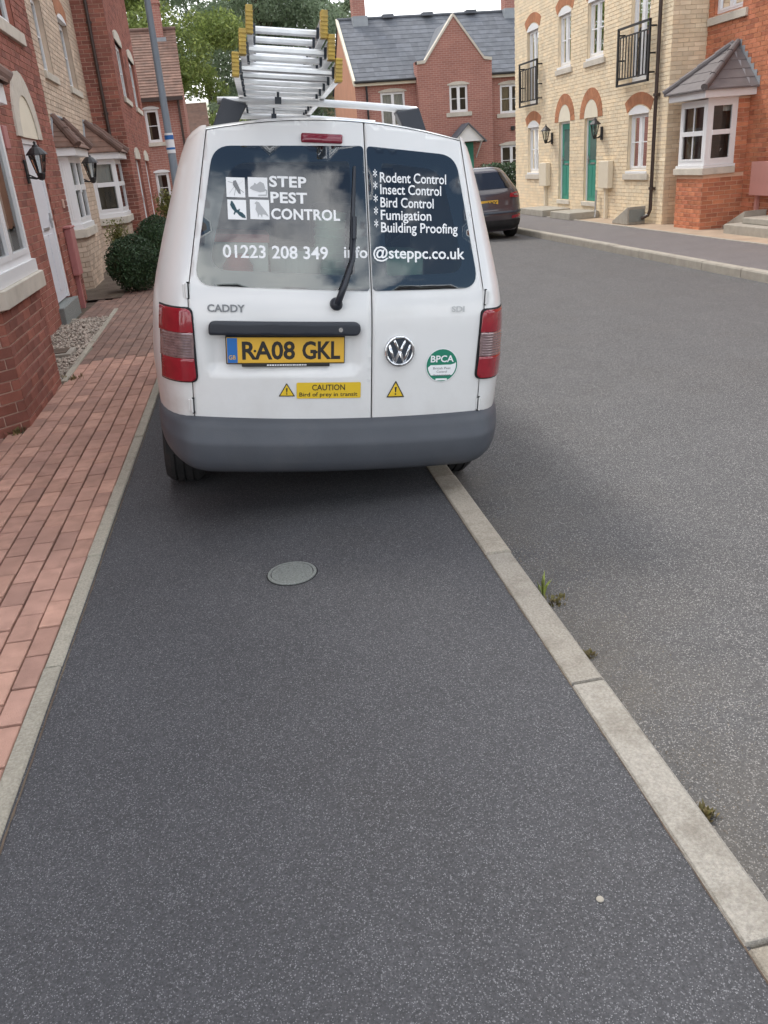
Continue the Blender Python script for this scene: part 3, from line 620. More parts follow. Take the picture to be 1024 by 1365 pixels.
# ------------------------------------------------------------------ houses on the left
E_, N1 = (0, 1), (1, 0)
def offset_plan(pts, d):
    """bay plan (open polyline, wall on the first and last point) pushed out by d"""
    P = [Vector(p) for p in pts]; res = []
    nr = []
    for i in range(len(P) - 1):
        t = (P[i + 1] - P[i]).normalized(); nr.append(Vector((t.y, -t.x)))
    for i in range(len(P)):
        if i == 0: res.append(P[0] + nr[0] * d / max(0.3, abs(nr[0].y)) * 0 + Vector((0, nr[0].y)) * d / max(abs(nr[0].y), .5))
        elif i == len(P) - 1: res.append(P[-1] + Vector((0, nr[-1].y)) * d / max(abs(nr[-1].y), .5))
        else:
            bis = (nr[i - 1] + nr[i]).normalized(); res.append(P[i] + bis * d / bis.dot(nr[i]))
    return res
def ring_slab(name, pts, d, z0, z1, m, parent, bev=0.0):
    q = offset_plan(pts, d); b = MB(); b.prism([(p.x, p.y, z0) for p in q], [(p.x, p.y, z1) for p in q]); return b.build(name, m, parent, bev=bev)
def bay(parent, pts, zs0, zw0, zw1, zf1, zr, xw, mb, mm, mat_tile, indiv=0, over=0.1, windows=None, apexy=None, ridge=False, tile_rows=6, zb=-0.03, sgn=1, hipr=0.05):
    """canted bay: brick base, stone sill, white windows, fascia, hipped tile roof against the wall at x = xw"""
    for i in range(len(pts) - 1):
        a, e = Vector(pts[i]), Vector(pts[i + 1]); t = (e - a); L = t.length; t.normalize(); nn = (t.y, -t.x)
        brickwall(parent, (a.x, a.y), (t.x, t.y), nn, L, zb, zs0, [], mb, mm, name='bay_wall', indiv=indiv[i] if indiv else 0)
        wn = windows[i] if windows else dict(sashes=1)
        if wn is not None:
            window(parent, (a.x, a.y), (t.x, t.y), nn, 0.0, L, zw0, zw1, n=0.0, **wn)
    ring_slab('sill', pts, 0.065, zs0 + 0.002, zs0 + 0.125, M['stone'], parent, bev=0.006)
    ring_slab('sill_board', pts, 0.03, zs0 + 0.127, zw0, M['upvc'], parent)
    ring_slab('fascia', pts, over - 0.02, zw1 + 0.002, zf1, M['upvc'], parent)
    q = offset_plan(pts, over + 0.03); yc0, yc1 = apexy if apexy else (q[0].y + (q[-1].y - q[0].y) * .38, q[0].y + (q[-1].y - q[0].y) * .62)
    top = [Vector((xw + 0.02 * sgn, yc0, zr)), Vector((xw + 0.02 * sgn, yc1, zr))]
    b = MB(); ne = len(q)
    for i in range(ne - 1):                                    # tile courses, each a step
        lo0, lo1 = Vector((q[i].x, q[i].y, zf1 + .003)), Vector((q[i + 1].x, q[i + 1].y, zf1 + .003))
        if i == 0: t0, t1 = top[0], top[0]
        elif i == ne - 2: t0, t1 = top[1], top[1]
        else: t0, t1 = top[0], top[1]
        for r in range(tile_rows):
            f0, f1 = r / tile_rows, (r + 1) / tile_rows
            p00, p01, p10, p11 = lo0.lerp(t0, f0), lo1.lerp(t1, f0), lo0.lerp(t0, f1), lo1.lerp(t1, f1)
            up = Vector((0, 0, 0.02))
            b.add([p00 + up, p01 + up, p11, p10, p00, p01], [(0, 1, 2, 3), (4, 5, 1, 0)])
    roof = b.build('roof', mat_tile, parent)
    hips = [(1, 0), (ne - 2, 1)]
    for ci, ti in hips:
        lo = Vector((q[ci].x, q[ci].y, zf1 + 0.02)); hi = top[ti]; L = (hi - lo).length; k = max(2, int(L / 0.3))
        for s in range(k):
            a = lo.lerp(hi, s / k); e = lo.lerp(hi, (s + 1.08) / k if s < k - 1 else 1)
            tb = MB(); tb.tube([a + Vector((0, 0, .012)), e + Vector((0, 0, .004))], [hipr * 1.12, hipr], 10); tb.build('ridge_tile', M['ridge'] if mat_tile is M['tile'] else mat_tile, roof, smooth=False)
    for pa, pb in (((q[0].y, zf1), (top[0].y, zr)), ((q[-1].y, zf1), (top[1].y, zr)), ((top[0].y, zr), (top[1].y, zr))):
        fl = MB(); fl.tube([(xw + .012 * sgn, pa[0], pa[1] + .03), (xw + .012 * sgn, pb[0], pb[1] + .03)], 0.022, 6); fl.build('flashing', M['lead'], roof)
    return roof

def lantern(loc, out, label, s=1.0, group=None):
    """carriage lamp on a wall bracket; out is the wall's outward direction"""
    t = thing('wall_lantern', label, 'wall lamp', loc, group=group); o = Vector(out); p = Vector(loc); U = Vector((o.y, -o.x, 0)); Z = Vector((0, 0, 1))
    b = MB(lambda u, n, z: tuple(p + U * u + o * n + Z * z)); b.box(-.045 * s, .045 * s, 0, .02, -.12 * s, .12 * s); b.build('backplate', M['black'], t, bev=0.004)
    c = p + o * 0.15 * s + Z * 0.0
    b = MB(); b.tube([p + o * .02 - Z * .06 * s, p + o * .09 * s - Z * .075 * s, c - Z * .07 * s], .011 * s, 6); b.tube([p + o * .02 - Z * .03 * s, p + o * .10 * s - Z * .075 * s], .008 * s, 6); b.build('arm', M['black'], t)
    b = MB(); b.lathe(c, (0, 0, 1), [(0, -.10 * s), (.03 * s, -.09 * s), (.045 * s, -.04 * s), (.05 * s, -.03 * s), (.046 * s, -.02 * s)], 6); b.build('base', M['black'], t)
    b = MB(); b.lathe(c, (0, 0, 1), [(.045 * s, -.02 * s), (.085 * s, .16 * s)], 6); b.build('glass', M['pane'], t)
    b = MB()
    for k in range(6):
        a = 2 * PI * k / 6; ax = Vector((0, 0, 1)).cross(Vector((0, 1, 0))); 
        d = Vector((math.cos(a), math.sin(a), 0)); b.tube([c + d * .046 * s - Z * .02 * s, c + d * .087 * s + Z * .16 * s], .006 * s, 4)
    b.build('cage', M['black'], t)
    b = MB(); b.lathe(c, (0, 0, 1), [(.115 * s, .16 * s), (.108 * s, .175 * s), (.06 * s, .225 * s), (.035 * s, .24 * s), (.03 * s, .255 * s), (.012 * s, .265 * s), (.016 * s, .285 * s), (0, .30 * s)], 12); b.lathe(c, (0, 0, 1), [(.115 * s, .16 * s), (0, .165 * s)], 12); b.build('roof', M['black'], t)
    return t

def door(parent, O, U, Nn, u0, u1, z0, z1, m, n=-0.06, glaz=True, framew=0.06):
    f = frame_map(O, U, Nn); b = MB(f); b.box(u0, u0 + framew, n - .06, n, z0, z1); b.box(u1 - framew, u1, n - .06, n, z0, z1); b.box(u0 + framew, u1 - framew, n - .06, n, z1 - framew, z1); b.build('door_frame', M['upvc'], parent, bev=0.004)
    b = MB(f); a, e, lo, hi = u0 + framew + .004, u1 - framew - .004, z0 + .01, z1 - framew - .004; k = n - 0.02; b.box(a, e, k - .04, k, lo, hi); d = b.build('door', m, parent)
    wd = e - a; h = hi - lo; b = MB(f)
    for (fa, fb, za, zb) in ((.14, .46, .06, .44), (.54, .86, .06, .44)):
        b.box(a + wd * fa, a + wd * fb, k, k + .008, lo + h * za, lo + h * zb)
    b.build('raised_panel', m, d, bev=0.004)
    if glaz:
        b = MB(f); b.box(a + wd * .2, a + wd * .8, k + .001, k + .006, lo + h * .52, lo + h * .93); b.build('door_glass', M['door_glass'], d)
    b = MB(f); b.box(a + wd * .3, a + wd * .7, k, k + .012, lo + h * .465, lo + h * .485); b.build('letterbox', M['steel'], d)
    b = MB(f); b.box(e - .07, e - .045, k, k + .02, lo + h * .47, lo + h * .57); b.box(e - .13, e - .05, k + .02, k + .04, lo + h * .52, lo + h * .535); b.build('door_handle', M['steel'], d)
    return d

# --- first house: red brick with a bay
H1 = thing('red_brick_house', 'nearest red brick terraced house on the left with bay window and arched white door', 'house', (-2.05, 8, 0))
O1 = (-2.05, 2.6)
u = lambda y: y - 2.6
brickwall(H1, O1, E_, N1, 10.15, -0.06, 6.2, [(u(5.6), u(7.75), 0.95, 2.2), (u(10.62), u(11.6), 0.0, 2.08), (u(10.5), u(11.75), 3.27, 4.5), (u(6.0), u(7.3), 3.27, 4.5)], M['red'], M['red_mortar'], reveal=0.12)
BP1 = [(-2.05, 5.46), (-1.53, 5.98), (-1.53, 7.28), (-2.05, 7.80)]
bay(H1, BP1, 0.81, 1.03, 2.14, 2.28, 2.9, -2.05, M['red'], M['red_mortar'], M['tile'], indiv=[60, 150, 0], windows=[dict(sashes=1, curtain=('curtain', [(0, .3, 0, 1)])), dict(sashes=2, bars=(), curtain=('curtain', [(0, .16, 0, 1), (.84, 1, 0, 1)])), dict(sashes=1)])
window(H1, O1, E_, N1, u(10.5), u(11.75), 3.27, 4.5, n=-.05, curtain=('curtain', [(0, .25, 0, 1), (.75, 1, 0, 1)]))
window(H1, O1, E_, N1, u(6.0), u(7.3), 3.27, 4.5, n=-.05)
sill(H1, O1, E_, N1, u(10.3), u(12.0), 3.13, 3.265, n0=-.08); sill(H1, O1, E_, N1, u(5.8), u(7.5), 3.13, 3.265, n0=-.08)
door(H1, O1, E_, N1, u(10.62), u(11.6), 0.22, 2.08, M['white_door'], n=-0.015, glaz=False)
arch(H1, O1, E_, N1, u(10.67), u(11.57), 2.085, .45, .25, 0.0, .03, M['stone'], name='door_arch', k=7, gap=0.003)
archpanel(H1, O1, E_, N1, u(10.67), u(11.57), 2.085, 2.085, .45, 0.0, .016, M['tymp'], name='arch_panel')
b = MB(); b.box(-2.16, -1.98, 10.55, 11.68, -0.05, 0.20); b.build('doorstep', M['iron'], H1, bev=0.01)
b = MB(); b.box(-2.042, -1.99, 9.58, 9.76, 1.93, 2.15); tag(b.build('alarm_box', M['pink_box'], bev=0.01), 'small dark red alarm box on the red wall left of the white door', 'alarm box')
b = MB(); b.box(-2.042, -1.95, 12.0, 12.3, 0.42, 1.02); b.box(-2.05, -1.94, 11.98, 12.32, 1.02, 1.05); mb_ = b.build('meter_box', M['pink_box'], bev=0.012); tag(mb_, 'dark pink meter box standing proud of the left red wall beside white door', 'meter box')
b = MB(); b.box(-2.04, -1.99, 12.1, 12.2, -.03, .42); b.build('pipe', M['pink_box'], mb_)
b = MB(); b.box(-2.041, -2.02, 12.32, 12.4, 1.27, 1.38); tag(b.build('vent_cover', M['red_mortar'], bev=0.004), 'tiny square vent cover on the red wall right of the white door', 'vent')
lantern((-2.042, 10.47, 1.72), (1, 0, 0), 'large black carriage lantern on the red wall beside the white door', 1.02, group='carriage lanterns on the house walls')
plainwall(H1, (-2.05, 2.6), (-1, 0), (0, -1), 8, -0.3, 6.2, [], M['side_red'], name='side_wall')
b = MB(); b.add([(-1.85, 2.5, 6.18), (-1.85, 12.75, 6.18), (-6, 12.75, 9.2), (-6, 2.5, 9.2), (-10.2, 2.5, 6.18), (-10.2, 12.75, 6.18)], [(0, 1, 2, 3), (3, 2, 5, 4)]); b.build('roof', M['tile'], H1, solid=0.12)

# --- second house: cream brick with two bays
H2 = thing('cream_brick_terrace', 'cream brick terraced house on the left with two tile roofed bays', 'house', (-2.25, 16, 0))
O2 = (-2.25, 12.75); u2 = lambda y: y - 12.75
brickwall(H2, O2, E_, N1, 6.38, -0.1, 6.2, [(u2(13.98), u2(15.4), 0.9, 1.95), (u2(17.5), u2(19.05), 0.9, 1.95), (u2(14.5), u2(15.35), 3.13, 4.25), (u2(16.95), u2(17.95), 3.15, 4.22)], M['cream_shaded'], M['cream_shaded_mortar'], reveal=0.1)
b = MB(); b.quad((-2.25, 12.75, 0), (-2.05, 12.75, 0), (-2.05, 12.75, 6.2), (-2.25, 12.75, 6.2)); b.build('return_wall', M['side_red'], H1)
for a, e in ((14.5, 15.35), (16.95, 17.95)):
    window(H2, O2, E_, N1, u2(a), u2(e), 3.14, 4.2, n=-.075, curtain=('curtain', [(0, .25, 0, 1), (.75, 1, 0, 1)])); sill(H2, O2, E_, N1, u2(a) - .12, u2(e) + .18, 3.03, 3.135, n0=-.05)
    arch(H2, O2, E_, N1, u2(a) - .06, u2(e) + .06, 4.21, .12, .24, 0.0, .016, M['lintel'], name='window_arch'); archpanel(H2, O2, E_, N1, u2(a), u2(e), 4.21, 4.21, .1, -.06, .02, M['upvc'], name='arch_head')
bay(H2, [(-2.25, 13.93), (-2.11, 14.07), (-2.11, 15.30), (-2.25, 15.44)], 0.78, 0.98, 1.95, 2.06, 2.5, -2.25, M['cream_shaded'], M['cream_shaded_mortar'], M['tile'], windows=[dict(sashes=1, bars=(), fw=.06), dict(sashes=2, bars=(), transom=.55, curtain=('curtain', [(0, 1, .5, 1)])), dict(sashes=1, bars=(), fw=.06)], over=0.16, apexy=(14.2, 15.1), hipr=0.062)
bay(H2, [(-2.25, 17.36), (-1.83, 17.78), (-1.83, 18.96), (-1.95, 19.1)], 0.78, 0.98, 1.95, 2.06, 2.6, -2.25, M['cream_shaded'], M['cream_shaded_mortar'], M['tile'], windows=[dict(sashes=1, bars=(), transom=.55, curtain=('curtain', [(0, 1, .55, 1)])), dict(sashes=1, bars=(), transom=.55), None], over=0.15, apexy=(17.6, 18.9), hipr=0.062)
lantern((-2.242, 16.0, 1.67), (1, 0, 0), 'small black carriage lantern between the two cream brick bays on the left', 1.25, group='carriage lanterns on the house walls')
b = MB(); b.add([(-2.05, 12.75, 6.18), (-2.05, 19.13, 6.18), (-6, 19.13, 9.0), (-6, 12.75, 9.0), (-10.2, 12.75, 6.18), (-10.2, 19.13, 6.18)], [(0, 1, 2, 3), (3, 2, 5, 4)]); b.build('roof', M['tile'], H2, solid=0.12)

# --- third house: red brick, stands forward
H3 = thing('red_brick_house', 'red brick terraced house on the left standing forward of the cream one', 'house', (-1.64, 22, 0))
brickwall(H3, (-3.06, 19.13), (1, 0), (0, -1), 1.42, 0.0, 6.2, [], M['red'], M['red_mortar'], indiv=150, zlim=(2.3, 4.8), name='end_wall')
O3 = (-1.64, 19.13); u3 = lambda y: y - 19.13
ops = [(u3(20.3), u3(21.7), 3.2, 4.28), (u3(23.3), u3(24.8), 3.2, 4.28), (u3(20.4), u3(21.5), 0.25, 1.98), (u3(23.1), u3(24.2), 0.25, 1.98)]
brickwall(H3, O3, E_, N1, 6.5, 0.0, 6.2, ops, M['red'], M['red_mortar'], reveal=.12)
for k, (a, e, lo, hi) in enumerate(ops):
    if k < 2:
        window(H3, O3, E_, N1, a, e, lo, hi, n=-.05); sill(H3, O3, E_, N1, a - .1, e + .15, lo - .11, lo - .003, n0=-.05)
    else: door(H3, O3, E_, N1, a, e, lo, hi, M['white_door'], n=-.05)
    archpanel(H3, O3, E_, N1, a - .1, e + .1, hi, hi + .12, .12, -.04, .03, M['stone'], name='stone_head')
b = MB(); b.tube([(-1.95, 19.07, 6.0), (-1.95, 19.07, 0.0)], 0.035, 8)
for z in (1.2, 2.8, 4.4): b.box(-2.0, -1.9, 19.06, 19.125, z, z + .04)
b.build('downpipe', M['pipe'], H3)
b = MB(); b.add([(-1.4, 19.0, 6.15), (-1.4, 25.7, 6.15), (-5.5, 25.7, 9.2), (-5.5, 19.0, 9.2), (-9.6, 19.0, 6.15), (-9.6, 25.7, 6.15)], [(0, 1, 2, 3), (3, 2, 5, 4)]); b.build('roof', M['tile'], H3, solid=0.12)
plainwall(H3, (-1.64, 25.63), (-1, 0), (0, 1), 7, 0, 6.2, [], M['side_red'], name='side_wall')
plainwall(H3, (-3.06, 19.13), (-1, 0), (0, -1), 5.5, 0, 6.2, [], M['side_red'], name='side_wall')

# --- house closing the left side, seen over the van's shoulder
def tiled_roof(parent, x0, x1, y0, z0, y1, z1, rows, m, thick=0.02, name='roof'):
    b = MB()
    for r in range(rows):
        f0, f1 = r / rows, (r + 1) / rows; ya, yb = y0 + (y1 - y0) * f0, y0 + (y1 - y0) * f1; za, zb = z0 + (z1 - z0) * f0, z0 + (z1 - z0) * f1
        n = max(3, int((x1 - x0) / 0.3))
        for i in range(n):
            xa = x0 + (x1 - x0) * i / n; xb = x0 + (x1 - x0) * (i + 1) / n; k = random.uniform(0, thick * .4)
            b.add([(xa, ya, za + thick + k), (xb, ya, za + thick + k), (xb, yb, zb), (xa, yb, zb), (xa, ya, za - .01), (xb, ya, za - .01)], [(0, 1, 2, 3), (4, 5, 1, 0)])
    return b.build(name, m, parent)
H4 = thing('red_brick_house', 'far red brick house with brown tiled roof behind the lamp post', 'house', (-2.5, 33, 0))
O4 = (-7.0, 33); u4 = lambda x: x + 7.0
ops4 = [(u4(-2.08), u4(-1.6), 2.72, 3.78), (u4(-2.06), u4(-1.58), 0.7, 1.72), (u4(-4.6), u4(-3.9), 2.72, 3.78)]
plainwall(H4, O4, (1, 0), (0, -1), 6.32, 0, 4.1, ops4, M['far_red'])
for a, e, lo, hi in ops4:
    window(H4, O4, (1, 0), (0, -1), a, e, lo, hi, n=-.04, sashes=1, curtain=('curtain_tan', [(0, .3, 0, 1)]) if lo > 2 else ('curtain', [(0, .4, 0, 1)])); sill(H4, O4, (1, 0), (0, -1), a - .1, e + .1, lo - .13, lo - .004, n0=-.05)
    archpanel(H4, O4, (1, 0), (0, -1), a - .06, e + .06, hi, hi + .03, .07, -.03, .03, M['upvc'], name='window_head')
tiled_roof(H4, -7.2, -0.62, 32.8, 4.12, 35.4, 6.5, 24, M['tile'])
b = MB(); b.box(-7.2, -.66, 32.72, 32.82, 4.0, 4.12); b.build('gutter', M['pipe'], H4)
b = MB(); b.tube([(-.85, 32.94, 4.05), (-.85, 32.94, 0)], 0.04, 8); b.build('downpipe', M['pipe'], H4)
b = MB(); b.add([(-.68, 33, 0), (-.68, 38, 0), (-.68, 38, 4.1), (-.68, 35.5, 6.45), (-.68, 33, 4.1)], [(0, 1, 2, 3, 4)]); b.build('gable_wall', M['far_red'], H4)
b = MB(); b.box(-1.34, -1.06, 35.1, 35.7, 5.9, 7.9); b.box(-1.38, -1.02, 35.06, 35.74, 7.3, 7.38); ch = b.build('chimney', M['far_red'], H4)
b = MB(); b.box(-1.42, -.98, 34.95, 35.85, 5.85, 6.22); b.build('flashing', M['lead'], ch)
b = MB(); b.tube([(-7.2, 35.42, 6.54), (-.6, 35.42, 6.54)], .07, 8); b.build('ridge', M['ridge'], H4)
H5 = thing('cream_house', 'sliver of a cream building far behind the tiled red house', 'house', (-.3, 41, 0))
plainwall(H5, (-1.2, 41), (1, 0), (0, -1), 1.25, 0, 3.3, [], M['side_cream']); b = MB(); b.add([(-1.3, 40.8, 3.25), (.15, 40.8, 3.25), (.15, 43, 4.6), (-1.3, 43, 4.6)], [(0, 1, 2, 3)]); b.build('roof', M['tile'], H5, solid=.08)
plainwall(H5, (.05, 41), (0, 1), (1, 0), 3, 0, 3.3, [], M['side_cream'], name='side_wall')

# --- right side: cream brick house
H6 = thing('cream_brick_house', 'cream brick house on the right with two green doors and black balconies', 'house', (8.7, 20, 0))
O6 = (8.7, 16.05); N6 = (-1, 0); u6 = lambda y: y - 16.05
wins = [(22.88, 23.7, 0.93, 2.08), (16.8, 17.66, 0.95, 2.05), (20.8, 21.56, 3.31, 4.42), (19.0, 19.84, 3.31, 4.42)]
jul = [(22.92, 23.72, 2.63, 4.38), (16.93, 17.72, 2.63, 4.38)]
drs = [(20.78, 21.46, 0.28, 2.09), (19.22, 19.90, 0.28, 2.09)]
brickwall(H6, O6, E_, N6, 8.68, -0.08, 6.6, [(u6(a), u6(e), lo, hi) for a, e, lo, hi in wins + jul + drs], M['cream'], M['cream_mortar'], reveal=.1)
for k, (a, e, lo, hi) in enumerate(wins + jul):
    cur = ('curtain', [(0, .3, 0, 1), (.72, 1, 0, 1)]) if k in (0, 2, 4) else ('curtain', [(0, .22, 0, 1)]) if k in (3, 5) else ('curtain', [(0, 1, .9, 1)])
    window(H6, O6, E_, N6, u6(a), u6(e), lo, hi, n=-.06, bars=(.5,) if k < 4 else (), curtain=cur)
    arch(H6, O6, E_, N6, u6(a) - .08, u6(e) + .08, hi + .02, .14, .22, 0.0, .016, M['lintel'], name='window_arch')
    archpanel(H6, O6, E_, N6, u6(a), u6(e), hi - .02, hi + .02, .12, -.05, .012, M['upvc'], name='arch_head')
    if k < 4: sill(H6, O6, E_, N6, u6(a) - .12, u6(e) + .12, lo - .17, lo - .055, n0=-.03); sill(H6, O6, E_, N6, u6(a) - .04, u6(e) + .04, lo - .052, lo - .002, n0=-.06, n1=.03, m='upvc', name='sill_board')
for a, e, lo, hi in drs:
    door(H6, O6, E_, N6, u6(a), u6(e), lo, hi, M['green_door'], n=-.05, framew=.05)
    cc = u6((a + e) / 2); arch(H6, O6, E_, N6, cc - .38, cc + .38, hi + .0, .38, .24, 0.0, .018, M['lintel'], name='door_arch', k=13)
    archpanel(H6, O6, E_, N6, cc - .38, cc + .38, hi + .002, hi + .002, .38, 0.0, .012, M['tymp'], name='arch_panel')
    sill(H6, O6, E_, N6, u6(a) - .06, u6(e) + .06, lo - .1, lo - .002, n0=-.08, n1=.04, m='stone', name='threshold')
for a, e in ((22.62, 23.98), (16.62, 18.0)):
    f = frame_map(O6, E_, N6); n0 = .15; lo, hi = 2.60, 3.63; b = MB(f); ua, ue = u6(a), u6(e); t = .018
    b.box(ua, ue, n0 - t, n0 + t, hi - .02, hi + .02); b.box(ua, ue, n0 - t, n0 + t, lo - .02, lo + .02); b.box(ua, ua + .05, n0 - t, n0 + t, lo, hi); b.box(ue - .05, ue, n0 - t, n0 + t, lo, hi)
    b.box(ua, ue, n0 - .012, n0 + .012, hi - .17, hi - .145); b.box(ua, ue, n0 - .012, n0 + .012, lo + .10, lo + .125)
    for q in (hi - .12, lo + .45, lo + .12):
        b.box(ua + .02, ua + .045, 0.008, n0 - t, q, q + .03); b.box(ue - .045, ue - .02, 0.008, n0 - t, q, q + .03)
    rl = b.build('balcony_railing', M['black'], H6)
    for k in range(1, 11):
        bb = MB(f); x = ua + (ue - ua) * k / 11; bb.box(x - .009, x + .009, n0 - .009, n0 + .009, lo + .125, hi - .17); bb.build('baluster', M['black'], rl)
b = MB(); b.tube([(8.63, 16.42, 6.3), (8.63, 16.42, 0.22), (8.60, 16.44, .12), (8.48, 16.5, .06)], 0.036, 10)
for z in (.6, 2.3, 4.2): b.box(8.6, 8.69, 16.36, 16.48, z, z + .05)
b.build('downpipe', M['pipe'], H6)
brickwall(H6, (8.7, 16.05), (1, 0), (0, -1), .72, -0.08, 6.6, [], M['cream'], M['cream_mortar'], name='end_wall')
plainwall(H6, (8.7, 24.73), (1, 0), (0, 1), 8, -.1, 6.6, [], M['side_cream'], name='side_wall')
b = MB(); b.add([(8.45, 16.0, 6.6), (8.45, 24.9, 6.6), (12.7, 24.9, 9.6), (12.7, 16.0, 9.6), (17, 16.0, 6.6), (17, 24.9, 6.6)], [(0, 1, 2, 3), (3, 2, 5, 4)]); b.build('roof', M['slateR'], H6, solid=.12)
for y, lab in ((22.02, 'cream meter box left of the left green door'), (18.3, 'cream meter box right of the right green door')):
    b = MB(); b.box(8.56, 8.69, y, y + .5, .6, 1.17); o = b.build('meter_box', M['cream_box'], bev=.012); tag(o, lab + ' on the cream wall', 'meter box', 'cream meter boxes by the green doors')
    b = MB(); b.box(8.62, 8.69, y + .22, y + .29, -.05, .6); b.build('pipe', M['cream_box'], o)
lantern((8.685, 21.9, 1.74), (-1, 0, 0), 'black carriage lantern on cream wall left of the left green door', 1.15, group='carriage lanterns on the house walls')
lantern((8.685, 18.93, 1.74), (-1, 0, 0), 'black carriage lantern on cream wall right of the right green door', 1.15, group='carriage lanterns on the house walls')
for y0, y1, lab in ((20.65, 22.3, 'low concrete doorstep slab before the left green door'), (18.95, 20.15, 'low concrete doorstep slab before the right green door')):
    b = MB(); b.box(7.95, 8.68, y0, y1, -.06, .10); tag(b.build('doorstep', M['concrete'], bev=.015), lab, 'doorstep', 'concrete doorsteps on the right')
def wedge(name, x0, x1, y0, y1, zl, zh, lab):
    t = MB(); t.prism([(x0, y0, -.05), (x1, y0, -.05), (x1, y1, -.05), (x0, y1, -.05)], [(x0, y0, zh), (x1, y0, zh), (x1, y1, zl), (x0, y1, zl)])
    o = t.build(name, M['concrete'], bev=.012); tag(o, lab, 'ramp'); return o
o = wedge('door_ramp', 8.2, 8.6, 16.55, 17.25, .0, .30, 'grey wedge shaped ramp block lying by the cream wall downpipe')
b = MB(); b.box(8.24, 8.56, 16.535, 16.548, 0, .24); b.build('end_face', M['iron'], o)
b = MB(); b.tube([(8.62, 19.0, .55), (8.60, 19.0, -.04)], .02, 6); b.tube([(8.6, 18.97, .12), (8.58, 18.97, -.04)], .035, 8); b.build('waste_pipe', M['steel'], H6)

# --- right side: red brick house with slate-roofed square bay
H7 = thing('red_brick_house', 'orange red brick house at right with white square bay window', 'house', (9.4, 14, 0))
O7 = (9.4, 5.0); u7 = lambda y: y - 5.0
brickwall(H7, O7, E_, N6, 11.04, -0.08, 6.6, [(u7(14.95), u7(15.85), 3.53, 4.7), (u7(14.5), u7(15.3), 1.0, 2.1), (u7(9.6), u7(10.5), .95, 2.1)], M['redR'], M['redR_mortar'], indiv=200, zlim=(-.1, 4), reveal=.1)
window(H7, O7, E_, N6, u7(14.95), u7(15.85), 3.53, 4.7, n=-.06); sill(H7, O7, E_, N6, u7(14.78), u7(16.0), 3.37, 3.5, n0=-.05, n1=.05)
window(H7, O7, E_, N6, u7(9.6), u7(10.5), .95, 2.1, n=-.06)
BQ = [(9.4, 15.38), (8.6, 15.38), (8.6, 14.48), (9.4, 14.48)]
for i, (ind) in enumerate((0, 100, 100)):
    a, e = Vector(BQ[i]), Vector(BQ[i + 1]); t = (e - a); L = t.length; t.normalize(); nn = (t.y, -t.x)
    brickwall(H7, (a.x, a.y), (t.x, t.y), nn, L, -.08, .88, [], M['redR'], M['redR_mortar'], name='bay_wall', indiv=ind)
    if i == 1: window(H7, (a.x, a.y), (t.x, t.y), nn, .003, L - .004, 1.04, 2.10, n=0, sashes=1, fw=.07, bars=(), vbars=(.5,), transom=.5, curtain=('curtain_tan', [(0, .4, 0, 1), (.6, 1, 0, 1)]))
    elif i == 2:
        window(H7, (a.x, a.y), (t.x, t.y), nn, .004, .57, 1.04, 2.10, n=0, sashes=1, fw=.07, bars=(), transom=.5, curtain=('curtain', [(0, 1, .86, 1)]))
        brickwall(H7, (a.x + .572, a.y), (t.x, t.y), nn, L - .572, .88, 2.11, [], M['redR'], M['redR_mortar'], name='bay_wall')
        ff = frame_map((a.x, a.y), (t.x, t.y), nn); b = MB(ff); b.tube([ff(.26, -.12, 1.12), ff(.2, -.12, 1.3)], .012, 5); b.tube([ff(.26, -.12, 1.12), ff(.36, -.12, 1.3)], .012, 5); b.v = [v for v in b.v]; 
        bb = MB(); bb.tube([ff(.26, -.12, 1.12), ff(.18, -.12, 1.3)], .012, 5); bb.tube([ff(.26, -.12, 1.12), ff(.38, -.12, 1.3)], .012, 5); tag(bb.build('ornament', M['curtain']), 'pale V shaped ornament on the sill inside the square bay window', 'ornament')
        b = MB(ff); b.box(.0, .6, -.02, .0, 2.1, 2.12); b.build('head_trim', M['upvc'], H7)
        b = MB(); b.box(8.602, 8.665, 14.482, 14.545, 1.04, 2.1); b.build('corner_post', M['upvc'], H7); b = MB(); b.box(8.602, 8.665, 15.315, 15.378, 1.04, 2.1); b.build('corner_post', M['upvc'], H7)
def plan_slab(name, d, z0, z1, m, x1=9.398):
    b = MB(); p = [(x1, 15.38 + d), (8.6 - d, 15.38 + d), (8.6 - d, 14.48 - d), (x1, 14.48 - d)]; b.prism([(x, y, z0) for x, y in p], [(x, y, z1) for x, y in p]); return b.build(name, m, H7, bev=.005)
b = MB(); p = [(9.18, 15.44), (8.54, 15.44), (8.54, 14.42), (9.18, 14.42)]; b.prism([(x, y, .882) for x, y in p], [(x, y, .992) for x, y in p]); b.build('sill', M['stone'], H7, bev=.006)
b = MB(); p = [(9.19, 15.41), (8.57, 15.41), (8.57, 14.45), (9.19, 14.45)]; b.prism([(x, y, .994) for x, y in p], [(x, y, 1.038) for x, y in p]); b.build('sill_board', M['upvc'], H7)
plan_slab('fascia', .17, 2.12, 2.24, M['upvc'])
d = .24; P0, P1, P2, P3 = Vector((9.4, 15.38 + d, 2.25)), Vector((8.6 - d, 15.38 + d, 2.25)), Vector((8.6 - d, 14.48 - d, 2.25)), Vector((9.4, 14.48 - d, 2.25)); TA, TB = Vector((9.38, 15.10, 2.98)), Vector((9.38, 14.98, 2.98))
b = MB()
